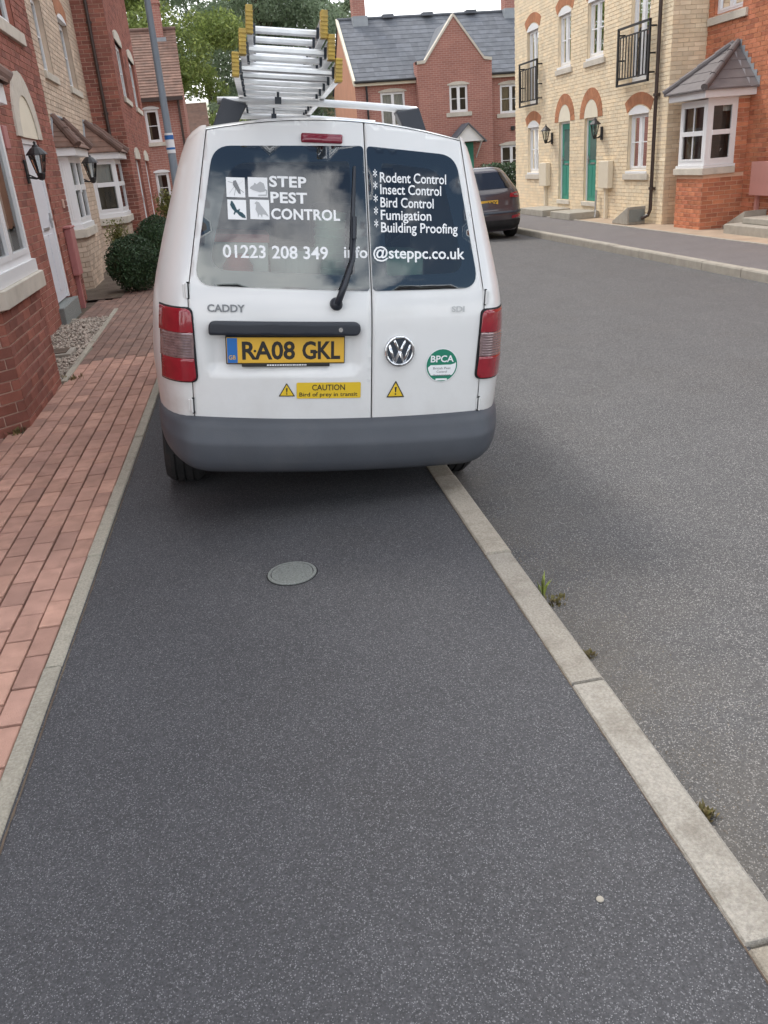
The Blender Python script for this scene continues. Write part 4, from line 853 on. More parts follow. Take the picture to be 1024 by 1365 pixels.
for l0, l1, t0, t1 in ((P0, P1, TA, TA), (P1, P2, TA, TB), (P2, P3, TB, TB)):
    for r in range(5):
        f0, f1 = r / 5, (r + 1) / 5; up = Vector((0, 0, .012)); q = [l0.lerp(t0, f0) + up, l1.lerp(t1, f0) + up, l1.lerp(t1, f1), l0.lerp(t0, f1), l0.lerp(t0, f0) - up, l1.lerp(t1, f0) - up]; b.add(q, [(0, 1, 2, 3), (4, 5, 1, 0)])
bro = b.build('bay_roof', M['slateR'], H7)
for lo, hi in ((P1, TA), (P2, TB)):
    for s in range(4):
        a, e = lo.lerp(hi, s / 4), lo.lerp(hi, min(1, (s + 1.06) / 4)); tb = MB(); tb.tube([a + Vector((0, 0, .03)), e + Vector((0, 0, .02))], [.062, .055], 10); tb.build('ridge_tile', M['slateR'], bro)
for lo, hi in ((P0, TA), (P3, TB)):
    for st in range(7):
        a, e = lo.lerp(hi, st / 7), lo.lerp(hi, (st + 1) / 7); z = max(a.z, e.z) + .05; fb = MB(); fb.add([(9.388, a.y, a.z - .02), (9.388, e.y, e.z - .02), (9.388, e.y, z), (9.388, a.y, z), (9.22, e.y - .01, e.z), (9.22, a.y - .01, a.z)], [(0, 1, 2, 3)] + ([(0, 1, 4, 5)] if lo is P3 else [])); fb.build('flashing', M['lead'], bro)
b = MB(); b.box(9.25, 9.39, 13.45, 14.05, .5, 1.05); o = b.build('meter_box', M['pink_boxR'], bev=.012); tag(o, 'pale pink meter box on the orange red wall at the right edge', 'meter box')
b = MB(); b.box(9.33, 9.39, 13.92, 13.98, -.05, .5); b.build('pipe', M['pink_boxR'], o)
b = MB(); b.box(8.55, 9.38, 12.2, 13.62, -.07, .10); b.box(8.75, 9.38, 12.2, 13.4, .10, .20); o = b.build('doorstep', M['concrete'], bev=.015); tag(o, 'pale concrete doorstep by the red house at the right edge', 'doorstep')
wedge('door_ramp', 8.95, 9.38, 13.66, 14.3, -.0, .28, 'sloping concrete ramp behind the doorstep at the right edge')
b = MB(); b.add([(9.15, 4.9, 6.6), (9.15, 16.0, 6.6), (13, 16.0, 9.4), (13, 4.9, 9.4), (17, 4.9, 6.6), (17, 16.0, 6.6)], [(0, 1, 2, 3), (3, 2, 5, 4)]); b.build('roof', M['slateR'], H7, solid=.12)
plainwall(H7, (9.4, 5.0), (1, 0), (0, -1), 8, -.1, 6.6, [], M['side_red'], name='side_wall')

# --- house across the end of the street
H8 = thing('red_brick_house', 'red brick house facing down the street with slate roof and central gable', 'house', (10, 36, 0))
FX, FN = (1, 0), (0, -1)
wl = [(7.0 - 6, 8.0 - 6, 2.75, 4.02)]; plainwall(H8, (6, 36), FX, FN, 2.55, 0, 4.4, wl, M['far_red'], name='left_wall')
wr = [(12.0 - 11.65, 12.95 - 11.65, 2.95, 4.02), (12.0 - 11.65, 12.95 - 11.65, .56, 1.74)]; plainwall(H8, (11.65, 36), FX, FN, 5.5, 0, 4.4, wr, M['far_red'], name='right_wall')
wc = [(9.72 - 8.45, 10.48 - 8.45, 3.1, 4.08)]; plainwall(H8, (8.45, 35.5), FX, FN, 3.06, 0, 4.9, wc, M['far_red'], name='gable_wall')
window(H8, (6, 36), FX, FN, *wl[0], n=-.04, bars=(), curtain=('curtain', [(0, 1, 0, 1)]))
for q in wr: window(H8, (11.65, 36), FX, FN, *q, n=-.04, curtain=('curtain_tan', [(0, .45, 0, 1)]) if q[2] > 2 else None); sill(H8, (11.65, 36), FX, FN, q[0] - .15, q[1] + .15, q[2] - .16, q[2] - .005, n0=-.04)
window(H8, (8.45, 35.5), FX, FN, *wc[0], n=-.04); sill(H8, (8.45, 35.5), FX, FN, wc[0][0] - .15, wc[0][1] + .15, wc[0][2] - .16, wc[0][2] - .005, n0=-.04)
for O, q in (((6, 36), wl[0]), ((11.65, 36), wr[0]), ((11.65, 36), wr[1]), ((8.45, 35.5), wc[0])): archpanel(H8, O, FX, FN, q[0] - .08, q[1] + .08, q[3], q[3] + .04, .09, -.03, .03, M['stone'], name='window_head')
gx0, gx1, sh, ap, gc = 8.45, 11.51, 4.9, 6.48, 9.98
b = MB(); yv = 35.5; prof = [(gx0, sh), (gx0 + .32, sh + .03), (gc, ap), (gx1 - .32, sh + .05), (gx1, sh)]; b.poly([(x, yv, z) for x, z in prof]); b.build('gable_top', M['far_red'], H8)
b = MB()
for (xa, za), (xb, zb) in zip(prof[:-1], prof[1:]):
    b.prism([(xa, yv - .05, za - .02), (xb, yv - .05, zb - .02), (xb, yv + .3, zb - .02), (xa, yv + .3, za - .02)], [(xa, yv - .05, za + .09), (xb, yv - .05, zb + .09), (xb, yv + .3, zb + .09), (xa, yv + .3, za + .09)])
b.build('coping', M['stone'], H8)
for x in (gx0, gx1): plainwall(H8, (x, 35.5), (0, 1), (-1, 0), .6, 0, 5.0, [], M['far_red'], name='side_wall')
plainwall(H8, (6, 36), (0, 1), (-1, 0), 6, 0, 4.4, [], M['render'], name='side_wall')
b = MB(); b.add([(6.0, 36, 4.4), (6.0, 42, 4.4), (6.0, 39, 6.95)], [(0, 1, 2)]); b.build('gable_end', M['render'], H8)
tiled_roof(H8, 5.95, 17.3, 35.8, 4.42, 39, 7.0, 14, M['slate'], .012)
b = MB(); b.add([(17.3, 39, 7.0), (5.95, 39, 7.0), (5.95, 42.2, 4.42), (17.3, 42.2, 4.42)], [(0, 1, 2, 3)]); b.add([(gc, 35.52, 6.42), (gc, 38.3, 6.42), (gx0 + .35, 38.3, 4.86), (gx0 + .35, 35.52, 4.86), (gx1 - .35, 38.3, 4.86), (gx1 - .35, 35.52, 4.86)], [(0, 1, 2, 3), (1, 0, 5, 4)]); b.build('roof', M['slate'], H8)
b = MB(); b.tube([(5.95, 39, 7.03), (17.3, 39, 7.03)], .06, 8)
for x in (7.9, 9.6, 11.5): b.box(x, x + .45, 38.8, 39.2, 7.0, 7.13)
b.build('ridge', M['slate'], H8)
b = MB(); b.tube([(5.95, 35.75, 4.42), (gx0, 35.75, 4.42)], .05, 8); b.tube([(gx1, 35.75, 4.42), (17, 35.75, 4.42)], .05, 8); b.tube([(6.45, 35.93, 4.4), (6.45, 35.93, 0)], .04, 8); b.build('gutter', M['black'], H8)
for xa, xb in ((5.95, gx0), (gx1, 17)): b = MB(); b.box(xa, xb, 35.82, 35.98, 4.28, 4.38); b.build('fascia', M['tymp'], H8)
b = MB(); b.prism([(5.9, 35.75, 4.3), (6.0, 35.75, 4.3), (6.0, 39, 6.9), (5.9, 39, 6.9)], [(5.9, 35.75, 4.48), (6.0, 35.75, 4.48), (6.0, 39, 7.07), (5.9, 39, 7.07)]); b.build('bargeboard', M['tymp'], H8)
for x, lab in ((6.62, ''), (13.2, '')):
    b = MB(); b.box(x, x + .52, 38.75, 39.3, 6.6, 8.6); b.box(x - .04, x + .56, 38.7, 39.35, 8.3, 8.42); ch = b.build('chimney', M['far_red'], H8); b = MB(); b.box(x - .06, x + .58, 38.6, 39.4, 6.7, 7.08); b.build('flashing', M['lead'], ch)
px0, px1, pz, pa = 9.55, 10.85, 1.98, 2.66; pc = (px0 + px1) / 2
b = MB(); b.prism([(px0, 34.6, pz), (px1, 34.6, pz), (pc, 34.6, pa - .06)], [(px0, 34.66, pz), (px1, 34.66, pz), (pc, 34.66, pa - .06)]); b.build('porch_gable', M['upvc'], H8)
b = MB(); b.add([(px0 - .1, 34.5, pz - .03), (pc, 34.5, pa), (pc, 35.5, pa), (px0 - .1, 35.5, pz - .03), (px1 + .1, 34.5, pz - .03), (px1 + .1, 35.5, pz - .03)], [(0, 1, 2, 3), (1, 4, 5, 2)]); b.build('porch_roof', M['slate'], H8, solid=.05)
b = MB()
for x in (px0 + .08, px1 - .08): b.tube([(x, 34.65, pz), (x, 35.48, pz - .6)], .03, 6); b.tube([(x, 34.65, pz - .02), (x, 35.48, pz - .02)], .03, 6)
b.build('porch_bracket', M['upvc'], H8)
b = MB(); b.box(9.75, 10.65, 35.47, 35.495, .1, 1.95); b.build('door', M['green_door'], H8)
b = MB(); b.box(12.45, 12.6, 35.93, 35.99, 2.3, 2.45); b.build('vent', M['black'], H8)
H9 = thing('cream_house', 'pale cream house far off, glimpsed between ladder and red house', 'house', (5.5, 50, 0))
plainwall(H9, (4.6, 50), FX, FN, 5.0, 0, 5.1, [(2.5, 3.2, 3.2, 4.3), (1.4, 1.9, 3.2, 4.3)], M['side_cream']); window(H9, (4.6, 50), FX, FN, 2.5, 3.2, 3.2, 4.3, n=-.05); window(H9, (4.6, 50), FX, FN, 1.4, 1.9, 3.2, 4.3, n=-.05)
tiled_roof(H9, 4.4, 9.8, 49.8, 5.1, 53, 7.2, 10, M['tile'])
plainwall(H9, (4.6, 50), (0, 1), (-1, 0), 6, 0, 5.1, [], M['side_cream'], name='side_wall')

# ------------------------------------------------------------------ vehicles: shared surface tools
def interp(tab):
    xs = [t[0] for t in tab]; ys = [t[1] for t in tab]
    return lambda z: float(np.interp(z, xs, ys))
def pip(p, poly):
    x, y = p; c = False; j = len(poly) - 1
    for i in range(len(poly)):
        if (poly[i][1] > y) != (poly[j][1] > y) and x < (poly[j][0] - poly[i][0]) * (y - poly[i][1]) / (poly[j][1] - poly[i][1]) + poly[i][0]: c = not c
        j = i
    return c
def roundpoly(pts, radii, k=6):
    n = len(pts); res = []
    for i in range(n):
        p, a, b = Vector(pts[i]), Vector(pts[i - 1]), Vector(pts[(i + 1) % n]); r = radii[i] if isinstance(radii, (list, tuple)) else radii
        if r <= 0: res.append(tuple(p)); continue
        da, db = (a - p).normalized(), (b - p).normalized(); p0, p1 = p + da * r, p + db * r
        for t in range(k + 1):
            f = t / k; res.append(tuple((1 - f) ** 2 * p0 + 2 * f * (1 - f) * p + f * f * p1))
    return res
def densify(poly, d):
    res = []
    for i in range(len(poly)):
        a, b = Vector(poly[i]), Vector(poly[(i + 1) % len(poly)]); k = max(1, int((b - a).length / d))
        res += [tuple(a.lerp(b, j / k)) for j in range(k)]
    return res
def panel2d(outer, holes=(), d=0.03):
    loops = [densify(outer, d)] + [densify(h, d) for h in holes]; vs = []; es = []
    for lp in loops:
        b = len(vs); vs += lp; es += [(b + i, b + (i + 1) % len(lp)) for i in range(len(lp))]
    xs = [p[0] for p in outer]; zs = [p[1] for p in outer]
    x = min(xs) + d / 2
    while x < max(xs):
        z = min(zs) + d / 2
        while z < max(zs):
            p = (x + random.uniform(-.1, .1) * d, z + random.uniform(-.1, .1) * d)
            if pip(p, outer) and not any(pip(p, h) for h in holes): vs.append(p)
            z += d
        x += d
    r = geometry.delaunay_2d_cdt([Vector(v) for v in vs], es, [], 0, 1e-5)
    ov, of = r[0], r[2]; fs = []
    for f in of:
        c = ((ov[f[0]].x + ov[f[1]].x + ov[f[2]].x) / 3, (ov[f[0]].y + ov[f[1]].y + ov[f[2]].y) / 3)
        if pip(c, outer) and not any(pip(c, h) for h in holes): fs.append(tuple(f))
    return [(v.x, v.y) for v in ov], fs
def patch(name, outer, mapf, m, parent, holes=(), d=0.03, solid=0.0, smooth=True, bev=0):
    vs, fs = panel2d(outer, holes, d); b = MB(); b.add([mapf(x, z) for x, z in vs], fs); return b.build(name, m, parent, smooth=smooth, solid=solid, bev=bev)
def circle(cx, cz, r, k=32): return [(cx + r * math.cos(2 * PI * i / k), cz + r * math.sin(2 * PI * i / k)) for i in range(k)]
def wheel(parent, c, side, r=0.315, wd=0.2, rim=0.20):
    ax = (side, 0, 0); b = MB(); w2 = wd / 2
    b.lathe(c, ax, [(rim, -w2), (r - .03, -w2), (r - .006, -w2 + .03), (r, -w2 + .05), (r - .008, -w2 + .052), (r - .008, -w2 + .06), (r, -w2 + .062), (r, -.005), (r - .008, -.004), (r - .008, .004), (r, .005), (r, w2 - .062), (r - .008, w2 - .06), (r - .008, w2 - .052), (r, w2 - .05), (r - .006, w2 - .03), (r - .03, w2), (rim, w2 - .01)], 40)
    t = b.build('wheel', M['rubber'], parent, smooth=False)
    b = MB(); b.lathe(c, ax, [(rim, w2 - .01), (rim - .02, w2 - .03), (.09, w2 - .045), (.07, w2 - .02), (0, w2 - .015)], 30); b.build('rim', M['steel'], t, smooth=True)
    return t

# ------------------------------------------------------------------ the white van
rl = math.radians(6.149); c_, s_ = math.cos(rl), math.sin(rl)
VROT = Matrix(((c_, 0, s_), (0, 1, 0), (-s_, 0, c_))); VLOC = (0.361, 3.648, -0.082)
VW = Matrix.Translation(VLOC) @ VROT.to_4x4()
van = thing('van', 'white panel van with roof rack parked half on the pavement, rear doors towards us', 'van', VLOC, rot=VROT)
W_keep = W[van.name]
def vb(mbuilder, name, m, parent=None, **k):
    """build in van coordinates: parts hang under the van without any offset"""
    o = mbuilder.build(name, m, None, **k); o.parent = parent or van; o.matrix_parent_inverse = Matrix.Identity(4); W[o.name] = VW; return o
def tilt(z):
    t = z - 1.05
    return 0 if t < -.1 else (.3 * (t + .1) ** 2 / .4 if t < .1 else .3 * t)
xh = interp([(.3, .664), (1.1, .664), (1.78, .552)])
sv = interp([(.28, .78), (.40, .81), (.55, .832), (.8, .850), (1.0, .838), (1.12, .822), (1.3, .778), (1.57, .705), (1.68, .668), (1.73, .645), (1.755, .622), (1.772, .595), (1.8, .575)])
def D(x, z): return -.02 + .035 * (x / .66) ** 2 + tilt(z)
RC = 0.42
def VY(x, z):
    a = abs(x); h = xh(z)
    if a <= h: return D(x, z)
    q = min(1.0, (a - h) / max(1e-4, sv(z) - h)); return D(h, z) + RC * (1 - math.sqrt(max(0, 1 - q * q)))
def rec(x, z):
    def ss(t): t = max(0, min(1, t)); return t * t * (3 - 2 * t)
    return .022 * ss((x + .592) / .02) * ss((.085 - x) / .02) * ss((z - .765) / .022) * ss((.965 - z) / .022)
def vm(off=0.0, r=False): return lambda x, z: Vector((x, VY(x, z) - off + (rec(x, z) if r else 0), z))
# body shell, by horizontal slices
zr = [.30, .36, .42, .48, .54, .60, .66, .72, .78, .84, .90, .96, 1.02, 1.08, 1.15, 1.23, 1.31, 1.39, 1.47, 1.55, 1.60, 1.66, 1.70, 1.73, 1.755, 1.772]
yf = interp([(.30, 4.22), (.45, 4.34), (.65, 4.34), (.84, 4.26), (.96, 4.05), (1.02, 3.72), (1.08, 3.52), (1.72, 2.66), (1.78, 2.60)])
def outline(z):
    h, s = xh(z), sv(z); p = []
    for i in range(9):
        t = PI / 2 * i / 8; p.append((h + (s - h) * math.sin(t), D(h, z) + RC * (1 - math.cos(t)), 'rear'))
    y0 = p[-1][1]; yF = yf(z); Rf = .45
    for i in range(1, 33):
        y = y0 + (yF - Rf - y0) * i / 32; x = s * (1 - .05 * max(0, (y - 2.6) / 1.6) ** 2); p.append((x, y, 'side'))
    xs = p[-1][0]
    for i in range(1, 13):
        t = PI / 2 * i / 12; p.append((xs * math.cos(t) ** .55 if i < 12 else 0.0, yF - Rf + Rf * math.sin(t) ** .7, 'front'))
    return p
rows = [outline(z) for z in zr]; body = MB(); screen = MB(); sidew = {-1: MB(), 1: MB()}
WH = [(.80, .315), (3.48, .315)]
for j in range(len(zr) - 1):
    for i in range(len(rows[0]) - 1):
        qs = [(rows[j][i], zr[j]), (rows[j][i + 1], zr[j]), (rows[j + 1][i + 1], zr[j + 1]), (rows[j + 1][i], zr[j + 1])]
        cy = sum(q[0][1] for q in qs) / 4; cz = sum(q[1] for q in qs) / 4; kind = qs[1][0][2]
        if any(math.hypot(cy - wy, cz - wz) < .37 for wy, wz in WH) and kind != 'front': continue
        if cz < .5 and cy < .5: continue
        for sd in (1, -1):
            P = [(sd * q[0][0], q[0][1], q[1]) for q in qs]
            if sd < 0: P.reverse()
            if kind == 'front' and zr[j] >= 1.08 and zr[j + 1] <= 1.67: screen.add(P, [(0, 1, 2, 3)])
            elif kind == 'side' and 2.25 < cy < yf(cz) - .47 and 1.08 <= zr[j] and zr[j + 1] <= 1.61: sidew[sd].add(P, [(0, 1, 2, 3)])
            else: body.add(P, [(0, 1, 2, 3)])
bo = vb(body, 'body', M['paint'], smooth=True)
md = bo.modifiers.new('weld', 'WELD'); md.merge_threshold = 0.001
o = vb(screen, 'windscreen', M['pane'], smooth=True)
for sd in (1, -1): vb(sidew[sd], 'side_window', M['pane'], smooth=True)
# roof skin
def roofz(x):
    a = abs(x)
    return 1.835 - .057 * (a / .55) ** 2 if a < .55 else 1.778 - .058 * ((a - .55) / .095) ** 1.5
rb = MB(); xs_ = [-.645, -.625, -.60, -.575, -.55, -.48, -.4, -.3, -.2, -.1, 0, .1, .2, .3, .4, .48, .55, .575, .60, .625, .645]; fy = [0, .012, .03, .07, .14, .25, .4, .55, .7, .82, .9, .95, 1]
vs = []
for x in xs_:
    zz = roofz(x); y0 = VY(x, max(1.70, zz - .024)) - .001; y1 = 2.68 - .25 * (abs(x) / .645) ** 3
    for q in fy:
        y = y0 + (y1 - y0) * q; z = roofz(x) - .022 * math.exp(-(y - y0) / .10) - (.105 * ((y - 2.0) / .68) ** 2 if y > 2.0 else 0); vs.append((x, y, z))
n = len(fy); rb.add(vs, [(i * n + j, (i + 1) * n + j, (i + 1) * n + j + 1, i * n + j + 1) for i in range(len(xs_) - 1) for j in range(n - 1)])
vb(rb, 'roof', M['paint'], smooth=True)
fl = MB(); fl.box(-.6, .6, .2, 4.2, .32, .36); vb(fl, 'underside', M['rubber'])
for wy, wz in WH:
    for sd in (1, -1):
        wa = MB(); k = 20; vs = []
        for i in range(k + 1):
            a = -0.15 + (PI + .3) * i / k
            for xx in (.826, .45): vs.append((sd * xx, wy + .375 * math.cos(a), wz + .375 * math.sin(a)))
        wa.add(vs, [(2 * i, 2 * i + 1, 2 * i + 3, 2 * i + 2) for i in range(k)]); vb(wa, 'wheel_arch', M['rubber'])
for wy, wz in WH:
    for sd in (1, -1): wheel(van, (sd * .745, wy, .315), sd)
for o in [o for o in C.objects if o.name.startswith('wheel') and o.parent == van] : o.matrix_parent_inverse = Matrix.Identity(4); W[o.name] = VW
for o in [o for o in C.objects if o.name.startswith('rim')]: o.matrix_parent_inverse = Matrix.Identity(4)
# rear doors
seam = lambda z: float(np.interp(z, [.51, 1.12, 1.803], [.143, .132, .115]))
ztop = lambda x: roofz(x) - .0255
zbot = lambda x: .517 + .016 * (x / .66) ** 2
def doorpoly(sd):
    zs_ = list(np.linspace(.53, 1.70, 24)); A = []
    if sd < 0:
        e1 = [(seam(z) - .0035, z) for z in zs_]; e2 = [(-xh(z) + .004, z) for z in zs_]
        xa, xb = e1[-1][0], e2[-1][0]; tops = [(x, ztop(x)) for x in np.linspace(seam(1.80) - .0035, -.552, 12)]; bots = [(x, zbot(x)) for x in np.linspace(-.645, seam(.51) - .0035, 12)]
    else:
        e1 = [(seam(z) + .0035, z) for z in zs_]; e2 = [(xh(z) - .004, z) for z in zs_]
        tops = [(x, ztop(x)) for x in np.linspace(seam(1.80) + .0035, .552, 10)]; bots = [(x, zbot(x)) for x in np.linspace(.645, seam(.51) + .0035, 10)]
    return e1 + tops + e2[::-1] + bots
def glasspoly(sd, ins=0.0, rr=1.0):
    if sd < 0: P = [(.110 - ins, 1.716 - ins), (-.530 + ins * 1.1, 1.693 - ins), (-.634 + ins, 1.140 + ins), (.124 - ins, 1.126 + ins)]; r = [.02, .075, .085, .02]
    else: P = [(.124 + ins, 1.716 - ins), (.137 + ins, 1.126 + ins), (.634 - ins, 1.140 + ins), (.530 - ins * 1.1, 1.693 - ins)]; r = [.02, .02, .085, .075]
    return roundpoly(P, [max(.02, q * rr) for q in r], 7)
doors = {}
for sd in (-1, 1):
    outer = doorpoly(sd); hole = glasspoly(sd, .055)
    vs2, fs2 = panel2d(outer, [hole], .026); b = MB(); mf = vm(0.0, True); b.add([mf(x, z) for x, z in vs2], fs2)
    d_ = vb(b, 'rear_door', M['paint'], smooth=True); doors[sd] = d_
    for p in d_.data.polygons:
        if p.normal.y > 0: p.flip()
    md = d_.modifiers.new('solid', 'SOLIDIFY'); md.thickness = 0.028; md.offset = -1
    def deco(name, outer, m, off, holes=(), d=.03, par=None, r=False, solid=0.0):
        v2, f2 = panel2d(outer, holes, d); bb = MB(); g = vm(off, r); bb.add([g(x, z) for x, z in v2], f2); o = vb(bb, name, m, par or d_, smooth=True)
        for p in o.data.polygons:
            if p.normal.y > 0: p.flip()
        if solid: md = o.modifiers.new('solid', 'SOLIDIFY'); md.thickness = solid; md.offset = -1
        return o
    deco('door_glass', glasspoly(sd), M['vglass'], .004, d=.05)
    deco('glass_border', glasspoly(sd), M['frit'], .0015, holes=[glasspoly(sd, .064)], d=.03)
def deco(name, outer, m, off, holes=(), d=.03, par=None, r=False, solid=0.0):
    v2, f2 = panel2d(outer, holes, d); bb = MB(); g = vm(off, r); bb.add([g(x, z) for x, z in v2], f2); o = vb(bb, name, m, par or van, smooth=True)
    for p in o.data.polygons:
        if p.normal.y > 0: p.flip()
    if solid: md = o.modifiers.new('solid', 'SOLIDIFY'); md.thickness = solid; md.offset = -1
    return o
def vtext(s, size, m, off, par, x, z, **k):
    o = text(s, size, m, None, vm(off), x=x, z=z, **k); o.parent = par; o.matrix_parent_inverse = Matrix.Identity(4); W[o.name] = VW; return o
LD, RD = doors[-1], doors[1]
CAP = 1 / 0.70
gl_o = .0062
vtext('STEP', .041 * CAP, M['vinyl'], gl_o, LD, -.300, 1.541, w=.158, bold=.045, spacing=1.06)
vtext('PEST', .041 * CAP, M['vinyl'], gl_o, LD, -.297, 1.478, w=.156, bold=.045, spacing=1.06)
vtext('CONTROL', .041 * CAP, M['vinyl'], gl_o, LD, -.297, 1.413, w=.296, bold=.045, spacing=1.06)
vtext('01223 208 349', .050 * CAP, M['vinyl'], gl_o, LD, -.507, 1.255, w=.449, bold=.026)
vtext('info', .046 * CAP, M['vinyl'], gl_o, LD, .012, 1.263, w=.105, bold=.03)
vtext('@steppc.co.uk', .046 * CAP, M['vinyl'], gl_o, RD, .142, 1.263, w=.424, bold=.022)
for s, z, wd in (('Rodent Control', 1.571, .303), ('Insect Control', 1.523, .279), ('Bird Control', 1.470, .243), ('Fumigation', 1.419, .231), ('Building Proofing', 1.368, .354)):
    vtext(s, .040 * CAP, M['vinyl'], gl_o, RD, .180, z + .002, w=wd, bold=.019); vtext('*', .05 * CAP, M['vinyl'], gl_o, RD, .150, z + .001, w=.018, bold=.012)
def deg(poly, ox, oz, s, sx=1): return [(ox + x * s * sx, oz + z * s) for x, z in poly]
for (x0, x1, z0, z1, nm) in ((-.481, -.403, 1.494, 1.572, 'fly'), (-.390, -.308, 1.497, 1.575, 'mouse'), (-.479, -.401, 1.406, 1.484, 'bird'), (-.385, -.304, 1.409, 1.487, 'pigeon')):
    sq = deco('logo_panel', [(x0, z0), (x1, z0), (x1, z1), (x0, z1)], M['vinyl'], gl_o, d=.04, par=LD); cx, cz, s = (x0 + x1) / 2, (z0 + z1) / 2, (x1 - x0)
    q = gl_o + .001
    if nm == 'fly':
        deco('logo_fly', deg([(-.12, .32), (.02, .36), (.1, .2), (.24, -.12), (.26, -.34), (.14, -.3), (0, -.08), (-.14, .12)], cx, cz, s), M['ink_grey'], q, d=.02, par=LD)
        for a, e in (((-.1, .2), (-.42, .28)), ((-.08, .05), (-.36, -.32)), ((.1, .1), (.4, .34)), ((.14, -.05), (.42, -.26)), ((.0, .0), (-.1, -.42))):
            t = .012; deco('logo_fly', deg([a, (a[0] + t * 2, a[1] + t), (e[0] + t * 2, e[1] + t), e], cx, cz, s), M['ink_grey'], q, d=.03, par=LD)
    elif nm == 'mouse':
        deco('logo_mouse', deg([(-.42, -.06), (-.34, .04), (-.22, .1), (-.16, .22), (-.06, .14), (.12, .28), (.3, .2), (.38, -.02), (.3, -.2), (.1, -.24), (-.1, -.18), (-.26, -.14)], cx, cz, s), M['ink_mid'], q, d=.02, par=LD)
        deco('logo_mouse', deg([(.3, -.2), (.42, -.16), (.4, -.34), (.0, -.36), (.0, -.40), (.44, -.40), (.47, -.12), (.36, -.06)], cx, cz, s), M['ink_mid'], q + .0004, d=.02, par=LD)
    elif nm == 'bird':
        deco('logo_bird', deg([(-.30, .44), (-.22, .42), (-.10, .22), (-.02, .02), (.06, -.02), (.10, .06), (.16, .02), (.12, -.08), (.28, -.14), (.42, -.28), (.46, -.42), (.28, -.40), (.10, -.28), (.0, -.16), (-.08, -.14), (-.14, -.26), (-.20, -.22), (-.14, -.08), (-.26, .04), (-.36, .24)], cx, cz, s), M['ink_teal'], q, d=.02, par=LD)
    else:
        deco('logo_pigeon', deg([(-.26, .3), (-.16, .4), (-.02, .36), (.06, .22), (.2, .06), (.34, -.12), (.46, -.34), (.28, -.24), (.14, -.22), (.1, -.4), (.04, -.26), (-.04, -.24), (-.1, -.4), (-.12, -.2), (-.22, 0), (-.18, .24)], cx, cz, s), M['ink_mid'], q, d=.02, par=LD)
# brake light, handle strip, plate, badges, stickers
deco('brake_light', roundpoly([(-.160, 1.722), (.018, 1.722), (.020, 1.757), (-.158, 1.757)], .008), M['lamp_darkred'], .012, d=.03, par=LD, solid=.014)
hp = roundpoly([(-.582, .938), (.078, .938), (.078, .998), (-.582, .998)], [.012, .03, .03, .03])
deco('handle_strip', hp, M['handle'], .034, d=.03, par=LD, solid=.036).modifiers.new('bevel', 'BEVEL').width = .006
b = MB(); p = vm(.036)(-.012, .966); b.lathe(p, (0, -1, 0), [(.010, -.006), (.010, .002), (0, .002)], 16); vb(b, 'lock', M['chrome'], LD)
pm = lambda off: (lambda x, z: Vector((x, -.012 - off + .012 * ((x + .25) / .3) ** 2 * .6, z)))
PX0, PX1, PZ0, PZ1 = -.508, .010, .814, .927
b = MB(); b.box(PX0 - .004, PX1 + .004, -.010, .03, PZ0 - .006, PZ1 + .006); vb(b, 'plate_holder', M['ink'], LD, bev=.004)
b = MB(); b.box(PX0, PX1, -.017, -.0105, PZ0, PZ1); pl = vb(b, 'number_plate', M['plate'], LD, bev=.003)
b = MB(); b.box(PX0 + .002, PX0 + .046, -.0185, -.0172, PZ0 + .002, PZ1 - .002); vb(b, 'blue_band', M['blue'], LD)
fp = lambda off: (lambda x, z: Vector((x, off, z)))
def ptext(s, size, m, off, par, x, z, **k):
    o = text(s, size, m, None, fp(off), x=x, z=z, **k); o.parent = par; o.matrix_parent_inverse = Matrix.Identity(4); W[o.name] = VW; return o
ptext('RA08', .076 * CAP, M['ink'], -.0178, LD, -.442, .833, w=.232, bold=.038, name='plate_lettering'); ptext('GKL', .076 * CAP, M['ink'], -.0178, LD, -.178, .833, w=.170, bold=.038, name='plate_lettering')
ptext('GB', .018 * CAP, M['plate'], -.0192, LD, -.500, .832, w=.030, bold=.012, name='plate_lettering')
b = MB(); b.lathe((-.386, -.0178, .868), (0, -1, 0), [(.006, 0), (.0, .002)], 10); b.lathe((-.115, -.0178, .862), (0, -1, 0), [(.006, 0), (.0, .002)], 10); vb(b, 'plate_screw', M['ink'], LD)
b = MB(); b.box(-.445, -.055, -.019, -.009, .798, .8135); vb(b, 'plate_strip', M['ink'], LD, bev=.003)
b = MB(); x = -.335
while x < -.165: ww = random.uniform(.004, .009); b.box(x, x + ww, -.0196, -.0192, .8025, .8085); x += ww + .0028
vb(b, 'strip_print', M['vinyl'], LD)
vtext('CADDY', .030 * CAP, M['ink_grey'], .005, LD, -.583, 1.034, w=.160, bold=.04, name='badge_lettering'); vtext('SDI', .024 * CAP, M['steel'], .005, RD, .503, 1.038, w=.062, bold=.04, name='badge_lettering')
